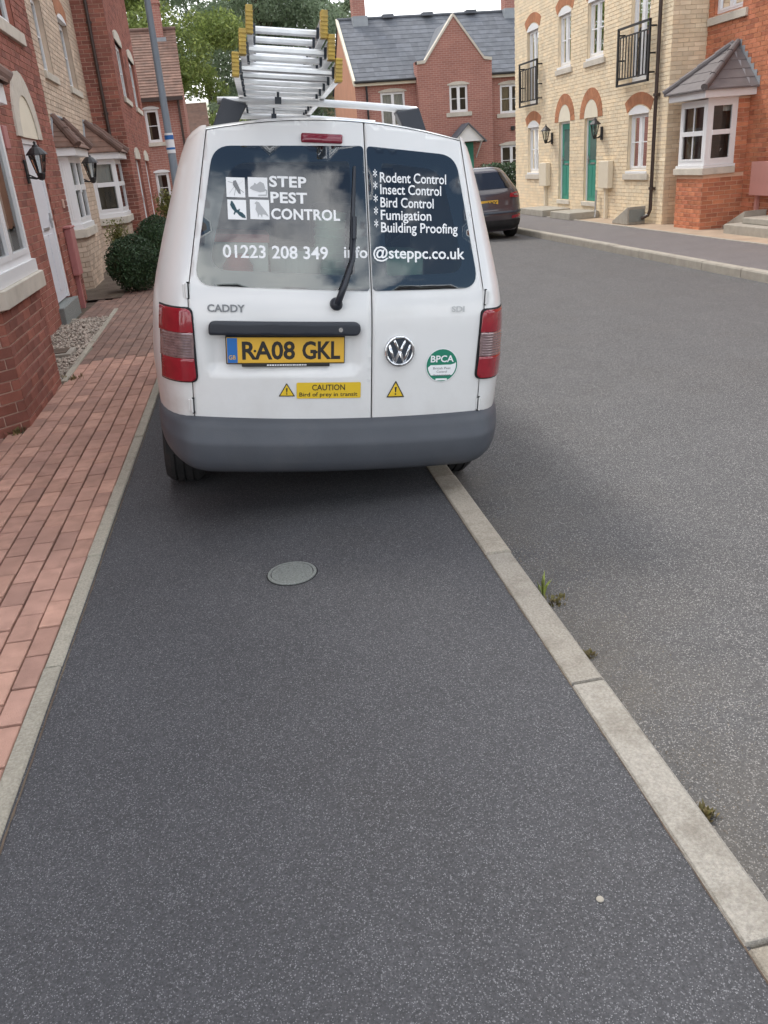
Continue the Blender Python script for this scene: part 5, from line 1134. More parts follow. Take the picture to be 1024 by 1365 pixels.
# round emblem: ring, V over W
ex, ez, er = .262, .866, .069
o = deco('emblem', circle(ex, ez, er), M['chrome'], .014, par=RD, solid=.014, d=.02); o.modifiers.new('bevel', 'BEVEL').width = .005
deco('emblem_field', circle(ex, ez, er * .86), M['badge'], .0152, par=RD, d=.02)
def band(pts, t, off=.017):
    for (x0, z0), (x1, z1) in zip(pts[:-1], pts[1:]):
        a, e = Vector((x0, z0)), Vector((x1, z1)); n_ = (e - a).normalized(); n_ = Vector((-n_.y, n_.x)) * t
        deco('emblem_letter', [tuple(Vector((ex, ez)) + (a + n_) * er), tuple(Vector((ex, ez)) + (a - n_) * er), tuple(Vector((ex, ez)) + (e - n_) * er), tuple(Vector((ex, ez)) + (e + n_) * er)], M['chrome'], off, par=RD, d=.03, solid=.003)
band([(-.40, .74), (0, -.06), (.40, .74)], .085); band([(-.72, .42), (-.32, -.74), (0, -.02), (.32, -.74), (.72, .42)], .085, .0174)
deco('emblem_ring', circle(ex, ez, er), M['chrome'], .0185, holes=[circle(ex, ez, er * .84)], par=RD, d=.02, solid=.004)
# stickers
def tri(cx, z0, z1, hw, par):
    deco('warning_triangle', roundpoly([(cx - hw, z0), (cx + hw, z0), (cx, z1)], .004), M['ink'], .003, par=par, d=.03); k = .80; cz = z0 + (z1 - z0) * .36
    deco('warning_triangle', [(cx + (x - cx) * k, cz + (z - cz) * k) for x, z in ((cx - hw, z0), (cx + hw, z0), (cx, z1))], M['sticker'], .004, par=par, d=.03)
    h = z1 - z0; deco('warning_mark', [(cx - h * .06, z0 + h * .62), (cx + h * .06, z0 + h * .62), (cx + h * .03, z0 + h * .30), (cx - h * .03, z0 + h * .30)], M['ink'], .005, par=par, d=.03); deco('warning_mark', circle(cx, z0 + h * .20, h * .05, 10), M['ink'], .005, par=par, d=.03)
tri(.252, .650, .729, .043, RD); tri(-.249, .662, .724, .037, LD)
deco('caution_sticker', roundpoly([(-.205, .652), (.088, .652), (.088, .725), (-.205, .725)], .007), M['sticker'], .003, par=LD, d=.04)
vtext('CAUTION', .026 * CAP, M['ink'], .0045, LD, -.060, .690, w=.150, bold=.012, align='CENTER'); vtext('Bird of prey in transit', .0185 * CAP, M['ink'], .0045, LD, -.060, .662, w=.265, bold=.008, align='CENTER')
bx, bz, br_ = .470, .795, .078
deco('round_sticker', circle(bx, bz, br_), M['vinyl'], .003, par=RD, d=.03); deco('round_sticker', circle(bx, bz, br_ * .96), M['green_s'], .004, par=RD, d=.03)
wp = [(bx + br_ * .88 * math.cos(a), bz + br_ * .88 * math.sin(a)) for a in np.linspace(math.radians(12), math.radians(-42), 8)] + [(bx + br_ * .88 * math.cos(a), bz + br_ * .88 * math.sin(a)) for a in np.linspace(math.radians(222), math.radians(188), 6)] + [(bx - br_ * .7, bz + .002), (bx - br_ * .2, bz + .002), (bx + br_ * .55, bz + .003), (bx + br_ * .78, bz + .008)]
deco('sticker_panel', wp, M['vinyl'], .005, par=RD, d=.03)
vtext('BPCA', .030 * CAP, M['vinyl'], .006, RD, bx, bz + .016, w=.112, bold=.03, align='CENTER', name='sticker_lettering')
for s, z, wd in (('British Pest', -.018, .085), ('Control', -.034, .05), ('Association', -.050, .085)): vtext(s, .0105 * CAP, M['ink_grey'], .006, RD, bx, bz + z, w=wd, bold=.004, align='CENTER', name='sticker_lettering')
deco('sticker_panel', roundpoly([(bx - .028, bz - .070), (bx + .028, bz - .070), (bx + .028, bz - .061), (bx - .028, bz - .061)], .003), M['vinyl'], .005, par=RD, d=.03)
# wiper
P = lambda x, z, o_: tuple(vm(o_)(x, z))
b = MB(); b.lathe(P(-.028, 1.072, 0), (0, -1, 0), [(.028, 0), (.026, .03), (.015, .04), (0, .042)], 16); b.tube([P(-.028, 1.072, .034), P(.005, 1.15, .04), P(.047, 1.257, .034), P(.055, 1.34, .026)], [.016, .014, .010, .008], 8); wi = vb(b, 'wiper', M['handle'], LD, smooth=True)
b = MB(); b.tube([P(.040, 1.20, .012), P(.047, 1.32, .010), P(.058, 1.48, .010), P(.068, 1.632, .012)], [.007, .010, .009, .006], 6); b.tube([P(.055, 1.34, .026), P(.060, 1.43, .02)], .011, 6); vb(b, 'wiper_blade', M['handle'], LD)
# hinges
for sd, zz in ((-1, 1.118), (-1, .620), (1, 1.10), (1, .605)):
    x = sd * (xh(zz) + .006); b = MB(); p = vm(0)(x, zz); b.tube([p + Vector((0, -.008, -.032)), p + Vector((0, -.008, .032))], .0065, 8); b.box(p.x - .016, p.x + .014, p.y - .006, p.y + .012, zz - .028, zz + .028); vb(b, 'hinge', M['paint'], doors[sd], bev=.003)
    b = MB(); b.box(p.x - .004 - .006 * sd, p.x + .006 - .006 * sd, p.y - .0085, p.y, zz - .036, zz + .036); vb(b, 'hinge_gap', M['gap'], doors[sd])
# rear lamps: one per corner, three lenses each
for sd in (-1, 1):
    def lens(z0, z1, m, nm, i=0.0, par=None, off=.012):
        q = lambda z: (.652 + (.926 - z + .11) * -.02) if False else .653
        xi0, xi1 = (.642 if z0 < .75 else .648), (.652 if z1 > 1.0 else .649)
        pts = roundpoly([(sd * (xi0 + i), z0), (sd * (.800), z0 - .004), (sd * (.792), z1 - .0), (sd * (xi1 + i), z1)], [.03 if z0 < .75 else .001, .001, .001, .03 if z1 > 1.0 else .001])
        if sd < 0: pts = pts[::-1]
        return deco(nm, pts, m, off, d=.014, par=par, solid=.014 if par is None else .003)
    L0 = lens(.726, 1.052, M['gap'], 'tail_light', -.006, None, .008)
    lens(.945, 1.046, M['lamp_red'] if sd < 0 else M['lamp_red'], 'red_lens', 0, L0, .016); lens(.834, .943, M['lamp_clear'], 'clear_lens', 0, L0, .0155); lens(.732, .832, M['lamp_red'] if sd < 0 else M['lamp_red'], 'red_lens', 0, L0, .016)
    rbm = MB()
    for k in range(9):
        z = .84 + k * .012; pts = [vm(.0175)(sd * x, z) for x in np.linspace(.66, .78, 8)]; rbm.tube(pts, .0022, 4)
    vb(rbm, 'lens_rib', M['lamp_clear'], L0)
# bumper wraps round the tail
bp_ = [(.556, .002), (.552, -.020), (.540, -.040), (.515, -.056), (.470, -.064), (.462, -.070), (.44, -.071), (.37, -.062), (.325, -.040), (.302, -.010), (.296, .05)]
def bump_pt(q, z, off):
    """q runs 0..1 round the right half"""
    h, s = .664, .826
    if q < .5: x = h * q / .5; y = D(x, .55)
    elif q < .85:
        t = PI / 2 * (q - .5) / .35; x = h + (s - h) * math.sin(t); y = D(h, .55) + RC * (1 - math.cos(t))
    else: x = s; y = D(h, .55) + RC + (q - .85) / .15 * .02
    nx, ny = (0, -1) if q < .5 else ((math.sin(PI / 2 * min(1, (q - .5) / .35)), -math.cos(PI / 2 * min(1, (q - .5) / .35))))
    k = 1.0 if q < .5 else 1.0 - .75 * min(1, (q - .5) / .35)
    return (x + nx * -off * k * .6, y - ny * off * k, z)
bb = MB(); qs = list(np.linspace(0, .5, 14)) + list(np.linspace(.5, .85, 16))[1:] + [.93, 1.0]; n = len(qs)
for sd in (1, -1):
    vs = []
    for z, off in bp_:
        for q in qs:
            tq = max(0, min(1, (q - .46) / .42)) ** 1.15
            x, y, zz = bump_pt(q, .556 + (z - .556) * (1 - .62 * tq), off); vs.append((sd * x, y, zz + .016 * (min(x, .66) / .66) ** 2 * (1 if z > .5 else .6)))
    fs = [(j * n + i, j * n + i + 1, (j + 1) * n + i + 1, (j + 1) * n + i) for j in range(len(bp_) - 1) for i in range(n - 1)]
    bb.add(vs, [f if sd > 0 else f[::-1] for f in fs])
o = vb(bb, 'bumper', M['plastic'], smooth=True); o.modifiers.new('weld', 'WELD').merge_threshold = .001
b = MB(); b.box(-.62, .62, .0, .3, .40, .53); vb(b, 'bumper_core', M['gap'])
b = MB(); b.tube([(-.45, .2, .27), (-.45, .9, .30)], .022, 10); vb(b, 'exhaust', M['rubber'])
# front end, only seen from elsewhere
for sd in (1, -1):
    b = MB(); b.box(sd * .55, sd * .80, 4.10, 4.33, .68, .84); vb(b, 'headlight', M['lamp_clear'], bev=.03)
    b = MB(); b.box(sd * .815, sd * .88, 2.98, 3.16, 1.08, 1.24); b.tube([(sd * .82, 3.1, 1.12), (sd * .92, 3.1, 1.12)], .025, 6); vb(b, 'wing_mirror', M['plastic'], bev=.02)
    b = MB(); b.box(sd * .848, sd * .872, 1.9, 2.05, .98, 1.02); vb(b, 'door_handle', M['handle'], bev=.006)
b = MB(); b.box(-.5, .5, 4.28, 4.36, .52, .72); vb(b, 'grille', M['gap'], bev=.02)
b = MB(); b.box(-.84, .84, 3.9, 4.38, .28, .46); vb(b, 'front_bumper', M['plastic'], bev=.06)
b = MB(); b.tube([(-.10, 2.3, 1.82), (-.10, 2.42, 2.45)], [.006, .003], 5); b.lathe((-.10, 2.42, 2.45), (0, 0, 1), [(.0, -.012), (.012, 0), (0, .012)], 8); vb(b, 'aerial', M['handle'])
# roof rack
for yb in (.75, 1.9):
    b = MB()
    xs2 = np.linspace(-.50, .47, 20); vs = []
    for x in xs2:
        zc = 1.905 + .012 * (1 - (x / .5) ** 2)
        for k in range(10):
            a = 2 * PI * k / 10; vs.append((x, yb + .026 * math.cos(a), zc + .017 * math.sin(a)))
    b.add(vs, [(i * 10 + k, i * 10 + (k + 1) % 10, (i + 1) * 10 + (k + 1) % 10, (i + 1) * 10 + k) for i in range(19) for k in range(10)] + [tuple(range(10)), tuple(range(199, 189, -1))])
    rk = vb(b, 'rack_bar', M['rackbar'], smooth=True)
    for sd in (1, -1):
        b = MB(); a0, a1, a2, a3 = sd * .36, sd * .475, sd * .545, sd * .43
        b.prism([(a3, yb - .05, 1.765), (a2, yb - .05, 1.745), (a2, yb + .05, 1.745), (a3, yb + .05, 1.765)], [(a0, yb - .038, 1.893), (a1, yb - .038, 1.918), (a1, yb + .038, 1.918), (a0, yb + .038, 1.893)]); vb(b, 'rack_foot', M['handle'], rk, bev=.008)
# inside: floor, shelf, bulk
b = MB(); b.box(-.70, .70, .12, 2.2, .5, .54); vb(b, 'cargo_floor', M['room'])
b = MB(); b.box(-.60, .60, .22, 1.1, .54, 1.04); vb(b, 'cargo_shelf', M['room'])
for sd in (1, -1):
    b = MB(); b.box(sd * .12, sd * .62, 2.35, 2.5, 1.0, 1.42); b.box(sd * .26, sd * .48, 2.35, 2.47, 1.44, 1.62); vb(b, 'seat', M['gap'], bev=.05)
def vthing_mesh(mb_, name, m, label, cat, **k):
    o = mb_.build(name, m, None, **k); o.matrix_world = VW; W[o.name] = VW; tag(o, label, cat); return o
M['tub'] = pmat('white_tub', (0.72, 0.76, 0.72), 0.5, 0.05); M['tub_red'] = pmat('red_tub', (0.45, 0.05, 0.05), 0.4, 0.08); M['tub_green'] = pmat('pale_green_tub', (0.50, 0.66, 0.56), 0.4, 0.06)
b = MB(); b.box(-.56, -.30, .30, .62, 1.042, 1.30); o = vthing_mesh(b, 'carton', M['tub'], 'white carton with red top behind the left van window', 'box', bev=.008); b = MB(); b.box(-.565, -.295, .295, .625, 1.30, 1.335); q = b.build('carton_lid', M['tub_red'], None); q.parent = o; W[q.name] = VW
b = MB(); b.lathe((-.44, .25, 1.042), (0, 0, 1), [(0, 0), (.065, 0), (.068, .16), (.05, .19), (.05, .21), (0, .212)], 24); vthing_mesh(b, 'canister', M['tub_red'], 'red canister standing before the carton in the van', 'canister', smooth=False)
b = MB(); b.lathe((-.17, .36, 1.042), (0, 0, 1), [(0, 0), (.10, 0), (.125, .20), (.13, .20), (.13, .23), (0, .232)], 28); vthing_mesh(b, 'bucket', M['tub'], 'white lidded bucket in the middle of the left van window', 'bucket')
b = MB(); b.lathe((.0, .42, 1.042), (0, 0, 1), [(0, 0)] + [v for k in range(11) for v in ((.07, k * .036), (.078, k * .036 + .03))] + [(0, .40)], 24); vthing_mesh(b, 'stack_of_tubs', M['tub_green'], 'tall stack of pale green tubs beside the wiper inside the van', 'tubs')
b = MB(); b.box(.22, .44, .32, .6, 1.042, 1.27); vthing_mesh(b, 'plastic_box', M['tub_green'], 'pale green box behind the right van window', 'box', bev=.012)
b = MB(); b.box(-.12, .06, .22, .30, 1.042, 1.075); vthing_mesh(b, 'red_tray', M['tub_red'], 'low red tray at the bottom of the left van window', 'tray', bev=.008)

# ladder: three nested aluminium sections on the rack
lad = thing('ladder', 'triple section aluminium ladder with yellow end caps lying on the van roof rack', 'ladder', VLOC, rot=VROT)
def lx(y): return -.238 + .050 * (y + .1)
first = {}
for si, (hw, z0) in enumerate(((.205, 1.932), (.177, 2.004), (.150, 2.076))):
    y0, y1 = -.12 + si * .015, 2.55; b = MB()
    for sd in (1, -1):
        for (wa_, wb_, za, zb) in ((.018, .024, 0, .062), (.0, .018, 0, .006), (.0, .018, .056, .062)):
            xa0, xa1 = sd * (hw - .024 + wa_), sd * (hw - .024 + wb_)
            b.prism([(lx(y0) + xa0, y0, z0 + za), (lx(y0) + xa1, y0, z0 + za), (lx(y1) + xa1, y1, z0 + za), (lx(y1) + xa0, y1, z0 + za)], [(lx(y0) + xa0, y0, z0 + zb), (lx(y0) + xa1, y0, z0 + zb), (lx(y1) + xa1, y1, z0 + zb), (lx(y1) + xa0, y1, z0 + zb)])
    sec = vb(b, 'ladder_section', M['alu'], lad)
    y = y0 + .06 + si * .03
    while y < y1:
        r = MB(); h = hw - .02; xl, xr = lx(y) - h, lx(y) + h
        r.add([(xx, y + dy, z0 + dz) for xx in (xl, xr) for dy, dz in ((-.016, .024), (-.012, .019), (-.003, .019), (-.002, .0225), (.002, .0225), (.003, .019), (.012, .019), (.016, .024), (.016, .036), (.010, .042), (-.010, .042), (-.016, .036))], [(k, (k + 1) % 12, 12 + (k + 1) % 12, 12 + k) for k in range(12)] + [tuple(range(11, -1, -1)), tuple(range(12, 24))])
        vb(r, 'rung', M['alu'], sec)
        for sd in (1, -1):
            r = MB(); r.box(lx(y) + sd * (h - .012), lx(y) + sd * (h - .001), y - .02, y + .02, z0 + .01, z0 + .05); vb(r, 'rung_plug', M['badge'], sec)
        y += .25
    for sd in (1, -1):
        r = MB(); xx = lx(y0) + sd * (hw - .010); r.box(xx - .0125, xx + .0125, y0 - .03, y0 + .02, z0 - .008 + si * .003, z0 + .074 + si * .008)
        for k in range(6): r.box(xx - .0138, xx + .0138, y0 - .032, y0 - .028, z0 - .004 + k * .0138, z0 + .003 + k * .0138)
        vb(r, 'end_cap', M['yellow_cap'], sec, bev=.005)
b = MB()
for y in (.75, 1.9):
    b.tube([(lx(y) - .02, y - .045, 1.915), (lx(y) - .02, y - .045, 2.02)], .006, 6); b.box(lx(y) - .035, lx(y) - .005, y - .05, y - .035, 1.90, 1.93)
vb(b, 'clamp', M['badge'], lad)

# ------------------------------------------------------------------ dark parked car on the right
CLOC = (5.36, 17.0, -0.158)
car = thing('parked_car', 'dark grey hatchback parked by the far kerb, half hidden by the van', 'car', CLOC)
CW = Matrix.Translation(CLOC)
def cb(mb_, name, m, parent=None, **k):
    o = mb_.build(name, m, None, **k); o.parent = parent or car; o.matrix_parent_inverse = Matrix.Identity(4); return o
cs = interp([(.18, .72), (.3, .79), (.6, .81), (.85, .80), (.95, .775), (1.1, .70), (1.3, .60), (1.38, .53), (1.41, .40)]); cxh = lambda z: .62 * cs(z); cd = interp([(.18, .10), (.3, .0), (.55, -.02), (.60, .03), (.85, .06), (.95, .10), (1.33, .46), (1.41, .62)]); cf = interp([(.18, 3.85), (.6, 3.92), (.78, 3.75), (.9, 3.0), (.95, 2.85), (1.38, 1.95), (1.41, 1.5)])
def CY(x, z):
    a, h, s = abs(x), cxh(z), cs(z); q = max(0, min(1, (a - h) / (s - h))); return cd(z) + .03 * (x / .6) ** 2 * (a < h) + (.03 * (h / .6) ** 2 if a >= h else 0) + .32 * (1 - math.sqrt(1 - q * q))
czr = [.18, .25, .32, .4, .48, .55, .60, .68, .76, .85, .90, .95, 1.02, 1.1, 1.18, 1.26, 1.33, 1.38, 1.41]; cbd = MB(); cgl = MB()
def cout(z):
    h, s = cxh(z), cs(z); p = [(h * i / 5, CY(h * i / 5, z)) for i in range(6)] + [(h + (s - h) * math.sin(PI / 2 * i / 7), CY(h, z) + .32 * (1 - math.cos(PI / 2 * i / 7))) for i in range(1, 8)]; y0 = p[-1][1]; F = cf(z)
    p += [(s, y0 + (F - .4 - y0) * i / 24) for i in range(1, 25)] + [(s * math.cos(PI / 2 * i / 8) ** .6 if i < 8 else 0, F - .4 + .4 * math.sin(PI / 2 * i / 8) ** .8) for i in range(1, 9)]; return p
crow = [cout(z) for z in czr]; CWH = (.68, 3.12)
for j in range(len(czr) - 1):
    for i in range(len(crow[0]) - 1):
        q = [(*crow[j][i], czr[j]), (*crow[j][i + 1], czr[j]), (*crow[j + 1][i + 1], czr[j + 1]), (*crow[j + 1][i], czr[j + 1])]; cy, cz = sum(v[1] for v in q) / 4, sum(v[2] for v in q) / 4
        if 11 < i < 38 and any(math.hypot(cy - w_, cz - .30) < .33 for w_ in CWH): continue
        for sd in (1, -1):
            P_ = [(sd * v[0], v[1], v[2]) for v in q]
            (cgl if (i > 11 and czr[j] >= .95 and czr[j + 1] <= 1.33 and .9 < cy) else cbd).add(P_ if sd > 0 else P_[::-1], [(0, 1, 2, 3)])
top = crow[-1]; cbd.add([(v[0], v[1], 1.41) for v in top] + [(-v[0], v[1], 1.41) for v in top[::-1]], [tuple(range(2 * len(top)))])
o = cb(cbd, 'body', M['car'], smooth=True); o.modifiers.new('weld', 'WELD').merge_threshold = .001; cb(cgl, 'side_window', M['car_glass'], smooth=True)
def cdeco(nm, outer, m, off, par=None, d=.05, solid=0):
    v2, f2 = panel2d(outer, (), d); b = MB(); b.add([(x, CY(x, z) - off, z) for x, z in v2], f2); o = cb(b, nm, m, par, smooth=True)
    for p in o.data.polygons:
        if p.normal.y > 0: p.flip()
    return o
cdeco('rear_window', roundpoly([(-.56, 1.0), (.56, 1.0), (.46, 1.31), (-.46, 1.31)], .06), M['car_glass'], .006)
cdeco('rear_bumper', [(-.74, .22), (.74, .22), (.76, .40), (-.76, .40)], M['rubber'], .012); cdeco('bumper_trim', [(-.78, .53), (.78, .53), (.78, .57), (-.78, .57)], M['badge'], .014)
for sd in (1, -1):
    q = [(sd * .50, .83), (sd * .76, .80), (sd * .745, .93), (sd * .52, .90)]; tl = cdeco('tail_light', q if sd > 0 else q[::-1], M['lamp_red'], .015, d=.03); q = [(sd * .60, .86), (sd * .70, .85), (sd * .70, .89), (sd * .60, .89)]; cdeco('lamp_centre', q if sd > 0 else q[::-1], M['lamp_clear'], .02, tl, d=.03)
    q = [(sd * .52, .42), (sd * .74, .44), (sd * .74, .50), (sd * .52, .47)]; cdeco('reflector', q if sd > 0 else q[::-1], M['lamp_red'], .016, d=.03)
    for w_ in CWH: 
        wl_ = wheel(car, (sd * .71, w_, .30), sd, .30, .19, .19); wl_.matrix_parent_inverse = Matrix.Identity(4)
        for ch_ in wl_.children: ch_.matrix_parent_inverse = Matrix.Identity(4)
b = MB(); b.box(-.25, .25, -.012 + .06, .08, .68, .79); pl = cb(b, 'number_plate', M['plate'], bev=.004)
o = text('LYY', .075 * CAP, M['ink'], None, lambda x, z: Vector((x, .0465, z)), x=.235, z=.697, w=.20, bold=.02, align='RIGHT', name='plate_lettering'); o.parent = car
b = MB(); b.box(-.6, .6, .3, 3.6, .16, .22); cb(b, 'underside', M['rubber'])
for wy in CWH:
    for sd in (1, -1):
        b = MB(); vs = []
        for i in range(17):
            a = PI * i / 16 * 1.1 - .15
            for xx in (.785, .4): vs.append((sd * xx, wy + .34 * math.cos(a), .30 + .34 * math.sin(a)))
        b.add(vs, [(2 * i, 2 * i + 1, 2 * i + 3, 2 * i + 2) for i in range(16)]); cb(b, 'wheel_arch', M['rubber'])

# ------------------------------------------------------------------ lamp post, plants, trees
lp = thing('lamp_post', 'tall grey street lamp post between the bushes and the white van', 'lamp post', (-.575, 14, 0))
b = MB(); b.tube([(-.575, 14, -.02), (-.575, 14, 1.2)], .085, 16); b.tube([(-.575, 14, 1.2), (-.575, 14, 1.25), (-.575, 14, 6.2), (-.45, 14, 6.5), (0.3, 14, 6.7)], [.085, .066, .055, .045, .04], 16); b.build('post', M['post'], lp, smooth=True)
b = MB(); b.box(.25, .85, 13.9, 14.1, 6.66, 6.76); b.build('lamp_head', M['post'], lp, bev=.03)
b = MB(); b.lathe((-.575, 14, 1.88), (0, 0, 1), [(.0655, 0), (.0655, .28)], 20); b.build('sign_band', M['vinyl'], lp, smooth=True)
b = MB(); b.lathe((-.575, 14, 2.07), (0, 0, 1), [(.067, 0), (.067, .06)], 20); b.lathe((-.575, 14, 1.93), (0, 0, 1), [(.067, 0), (.067, .03)], 20); b.build('sign_stripe', M['blue'], lp, smooth=True)
def sstext(s, z0, z1):
    def mf(x, z): a = -PI / 2 + x / .067; return Vector((-.575 + .0685 * math.cos(a), 14 + .0685 * math.sin(a), z))
    return mf
for k, ch_ in enumerate('NO'): pass

def leaf_cloud(n, pts_fn, size, up_bias=0.3):
    """n leaf quads; returns verts, faces as numpy arrays"""
    c = pts_fn(n); th = np.random.uniform(0, 2 * PI, n); nz = np.random.normal(0, 1, (n, 3)); nz[:, 2] += up_bias; nz /= np.linalg.norm(nz, axis=1)[:, None]
    a = np.cross(nz, np.random.normal(0, 1, (n, 3))); a /= np.linalg.norm(a, axis=1)[:, None]; b2 = np.cross(nz, a); s = size * np.random.uniform(.6, 1.3, n)[:, None]
    v = np.stack([c - a * s, c + b2 * s * .45 + nz * s * .1, c + a * s, c - b2 * s * .45 + nz * s * .1], 1).reshape(-1, 3); f = np.arange(4 * n).reshape(-1, 4); return v, f
def np_mesh(name, v, f, m, parent=None, kind=None):
    me = bpy.data.meshes.new(name); me.vertices.add(len(v)); me.vertices.foreach_set('co', v.astype('f').ravel()); me.loops.add(f.size); me.loops.foreach_set('vertex_index', f.astype('i').ravel()); me.polygons.add(len(f)); me.polygons.foreach_set('loop_start', np.arange(0, f.size, f.shape[1]).astype('i')); me.update(calc_edges=True); me.materials.append(m)
    o = bpy.data.objects.new(name, me); link(o, parent)
    if kind: o['kind'] = kind
    return o
def ball_pts(c, r, shell=0.25, squash=1.0, lump=0.06):
    def fn(n):
        d = np.random.normal(0, 1, (n, 3)); d /= np.linalg.norm(d, axis=1)[:, None]; k = 1 - shell * np.random.uniform(0, 1, n) ** 1.5
        k *= 1 + lump * (np.sin(d[:, 0] * 7 + c[0] * 9) * np.cos(d[:, 2] * 6) + np.sin(d[:, 1] * 9 + d[:, 2] * 5)); p = d * (k * r)[:, None]; p[:, 2] *= squash; return p + np.array(c)
    return fn
def bush(c, r, label, mat, n=9000, size=.022, squash=1.0):
    t = thing('round_bush', label, 'bush', (c[0], c[1], 0)); v, f = leaf_cloud(n, ball_pts(c, r, .3, squash), size); np_mesh('foliage', v, f, M[mat], t)
    b = MB(); b.tube([(c[0], c[1], -.02), (c[0], c[1], c[2])], [.03, .02], 8)
    for k in range(6): a = k * 1.05; b.tube([(c[0], c[1], c[2] * .6), (c[0] + math.cos(a) * r * .6, c[1] + math.sin(a) * r * .6, c[2] + .1 * (k % 3))], [.012, .006], 5)
    b.build('stem', M['bark'], t); core = MB(); core.lathe((c[0], c[1], c[2]), (0, 0, 1), [(0, -r * .72 * squash)] + [(r * .72 * math.sin(PI * i / 10), -r * .72 * squash * math.cos(PI * i / 10)) for i in range(1, 10)] + [(0, r * .72 * squash)], 16); core.build('inner_twigs', M['leaf'], t, smooth=True)
    return t
bush((-1.36, 13.3, .40), .405, 'clipped dark green ball bush beside the near end of the brick path', 'leaf')
bush((-1.26, 17.6, .44), .44, 'dark green bush behind the clipped ball bush, beside the van', 'leaf')
t = thing('shrub', 'yellowish shrub poking up between dark bush and van roof pillar', 'shrub', (-1.02, 19.0, 0)); v, f = leaf_cloud(1800, ball_pts((-1.02, 19.0, .95), .26, .8, 1.3, .2), .03); np_mesh('foliage', v, f, M['leaf_y'], t); b = MB(); b.tube([(-1.02, 19.0, 0), (-1.0, 19.0, .95)], .012, 6); b.build('stem', M['bark'], t)
t = thing('shrub', 'small yellow green shrub between ball bush and cream bay wall', 'shrub', (-1.66, 14.6, 0)); v, f = leaf_cloud(900, ball_pts((-1.66, 14.6, .72), .2, .9, 1.4, .2), .025); np_mesh('foliage', v, f, M['leaf_y'], t); b = MB(); b.tube([(-1.66, 14.6, 0), (-1.66, 14.6, .7)], .01, 6); b.build('stem', M['bark'], t)
t = thing('hedge', 'dark clipped hedge between the parked car and cream wall', 'hedge', (10.4, 30, 0)); v, f = leaf_cloud(6000, lambda n: np.random.uniform((9.3, 29.4, 0), (13, 30.6, 1.15), (n, 3)), .07); np_mesh('foliage', v, f, M['leaf'], t)
def weed(c, h, n, label, mats, sp=.04, group=None):
    b = MB()
    for k in range(n):
        a = random.uniform(0, 2 * PI); ln = random.uniform(.5, 1) * h; q = random.uniform(0, sp); x, y = c[0] + math.cos(a) * q, c[1] + math.sin(a) * q; lean = random.uniform(.1, .6); wd = random.uniform(.003, .007); nx, ny = -math.sin(a), math.cos(a)
        p0 = (x, y, c[2]); p1 = (x + math.cos(a) * ln * lean * .4, y + math.sin(a) * ln * lean * .4, c[2] + ln * .65); p2 = (x + math.cos(a) * ln * lean, y + math.sin(a) * ln * lean, c[2] + ln)
        b.add([(p0[0] - nx * wd * .5, p0[1] - ny * wd * .5, p0[2]), (p0[0] + nx * wd * .5, p0[1] + ny * wd * .5, p0[2]), (p1[0] + nx * wd, p1[1] + ny * wd, p1[2]), (p1[0] - nx * wd, p1[1] - ny * wd, p1[2]), p2], [(0, 1, 2, 3), (3, 2, 4)])
    return tag(b.build('weed', M[mats]), label, 'weed', group)
weed((1.10, 2.84, -.165), .095, 11, 'bright green weed sprouting at the road side of the kerb', 'weed', .015)
weed((1.125, 2.76, -.165), .028, 60, 'brown withered tuft at the kerb just before the bright green weed', 'weed_dry', .05)
weed((1.09, 2.36, -.165), .025, 40, 'tiny dry tuft at the kerb halfway to the camera', 'weed_dry', .03)
weed((1.075, 1.55, -.165), .035, 40, 'small dull weed by the kerb, the nearest to us', 'weed_dry', .025)
weed((-1.83, 5.62, -.02), .14, 90, 'green weeds at the foot of the nearest brick bay', 'weed', .12)
weed((-1.60, 5.86, -.02), .06, 60, 'thin dry weeds in the paving joint at bay corner', 'weed_dry', .08)
weed((-1.44, 7.4, -.02), .06, 50, 'low dry weeds in the paving joint past the bay', 'weed_dry', .10)
b = MB(); b.lathe((.62, 1.245, -.004), (0, 0, 1), [(.009, 0), (.008, .002), (0, .003)], 9); tag(b.build('pebble', M['concrete']), 'single pale pebble on the asphalt pavement near the kerb', 'pebble')
gm = MB()
for i in range(5200):                                          # loose grit along the gutter
    y = random.uniform(.7, 6) if i % 4 == 0 else random.uniform(.9, 3.4); x = kr(y) + .02 + abs(random.gauss(0, .20)); r = random.uniform(.0012, .0032) * (1.6 if random.random() < .1 else 1); z = -.165 + min(.03, (x - kr(y)) * .04)
    q = [(x + r, y, z), (x, y + r, z), (x - r, y, z), (x, y - r, z), (x, y, z + r * 1.2)]; gm.add(q, [(0, 1, 4), (1, 2, 4), (2, 3, 4), (3, 0, 4)])
tag(gm.build('grit', M['grit']), 'loose grit lying along the gutter by the kerb', 'grit', kind='stuff')

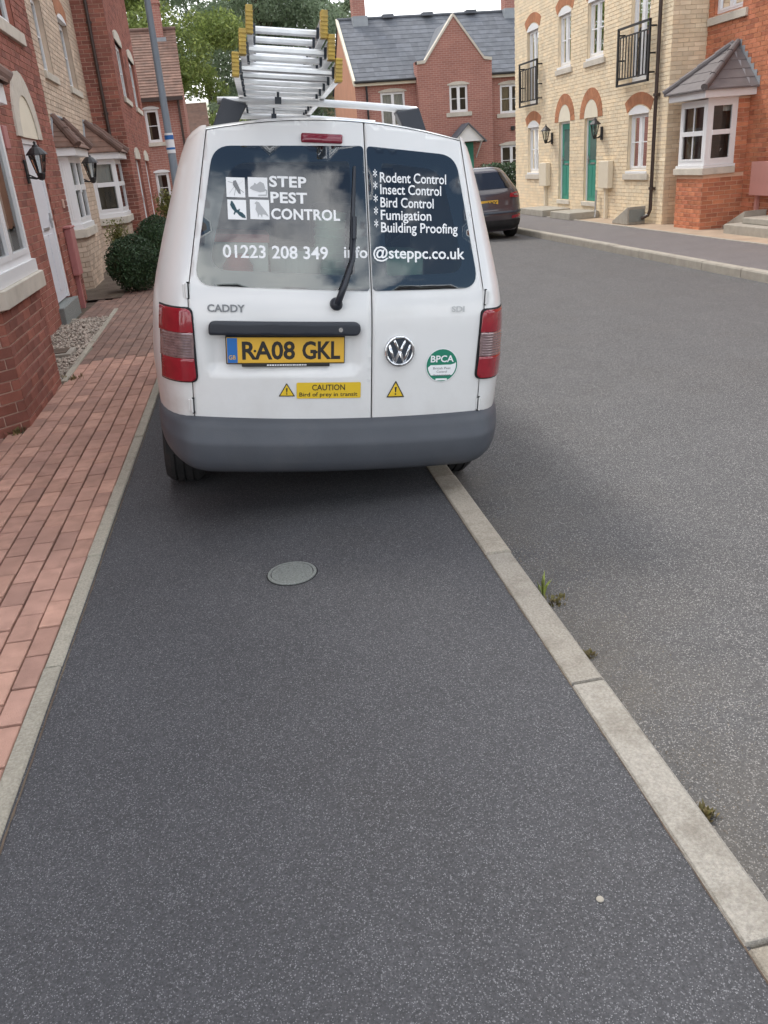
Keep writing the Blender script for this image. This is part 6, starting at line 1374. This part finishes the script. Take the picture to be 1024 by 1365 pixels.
def tree(c, trunk_r, h, clumps, n, size, mat, label, name='tree', spread=1.0):
    t = thing(name, label, 'tree', (c[0], c[1], 0)); b = MB(); base = Vector((c[0], c[1], -.3)); top = Vector((c[0], c[1], h * .8)); b.tube([base, base.lerp(top, .3), base.lerp(top, .65), top], [trunk_r, trunk_r * .75, trunk_r * .5, trunk_r * .15], 10)
    cen = []; wts = []
    for (x, y, z, r) in clumps: cen.append((x, y, z)); wts.append(r)
    for (x, y, z, r) in clumps[::5]: st = base.lerp(top, min(.9, max(.15, (z - r * .6) / (h * .8) * .75))); b.tube([st, st.lerp(Vector((x, y, z)), .5) + Vector((0, 0, .2)), Vector((x, y, z))], [trunk_r * .16, trunk_r * .09, trunk_r * .04], 6)
    b.build('trunk', M['bark'], t)
    cen = np.array(cen); wts = np.array(wts); pr = wts ** 2.2 / np.sum(wts ** 2.2)
    def fn(m):
        i = np.random.choice(len(cen), m, p=pr); d = np.random.normal(0, 1, (m, 3)); d /= np.linalg.norm(d, axis=1)[:, None]; k = np.random.uniform(.15, 1, m) ** .45; p = cen[i] + d * (k * wts[i])[:, None] * np.array([1, 1, .75]); return p
    v, f = leaf_cloud(n, fn, size, .4); np_mesh('crown', v, f, M[mat], t); return t
def clumpset(cx, cy, z0, z1, rx, ry, n, r0, r1, taper=0.0):
    res = []
    while len(res) < n:
        u_, v_, w_ = random.uniform(-1, 1), random.uniform(-1, 1), random.uniform(0, 1)
        k = math.sqrt(max(0, 1 - (2 * w_ - 1) ** 2 * .8)) * (1 - taper * w_)
        if u_ * u_ + v_ * v_ > 1 or (u_ * u_ + v_ * v_ < .25 and random.random() < .5): continue
        res.append((cx + u_ * rx * k, cy + v_ * ry * k, z0 + (z1 - z0) * w_, random.uniform(r0, r1)))
    return res
tree((-1.9, 46), .35, 14, clumpset(-1.9, 46, 2.5, 13.5, 4.2, 3.5, 60, .7, 1.5), 60000, .105, 'tree_a', 'bright yellow green tree behind the far tiled red house', 'leafy_tree')
tree((3.6, 52), .45, 19, clumpset(3.6, 52, 1.2, 18, 4.4, 4.0, 95, .7, 1.7, .25), 90000, .115, 'tree_b', 'tall grey green tree rising behind the ladder', 'leafy_tree')
tree((0.6, 60), .4, 15, clumpset(.6, 60, 1.0, 14, 5.0, 3.5, 60, .8, 1.7), 50000, .125, 'tree_b', 'darker tree in the gap between the bright tree and tall grey green tree', 'leafy_tree')
tree((9.3, 57), .3, 12, clumpset(8.7, 57, 5, 11.5, 1.6, 1.6, 22, .4, .8), 5000, .15, 'tree_b', 'sparse treetop beside the chimney of the gabled house', 'leafy_tree')
bpy.context.view_layer.update()
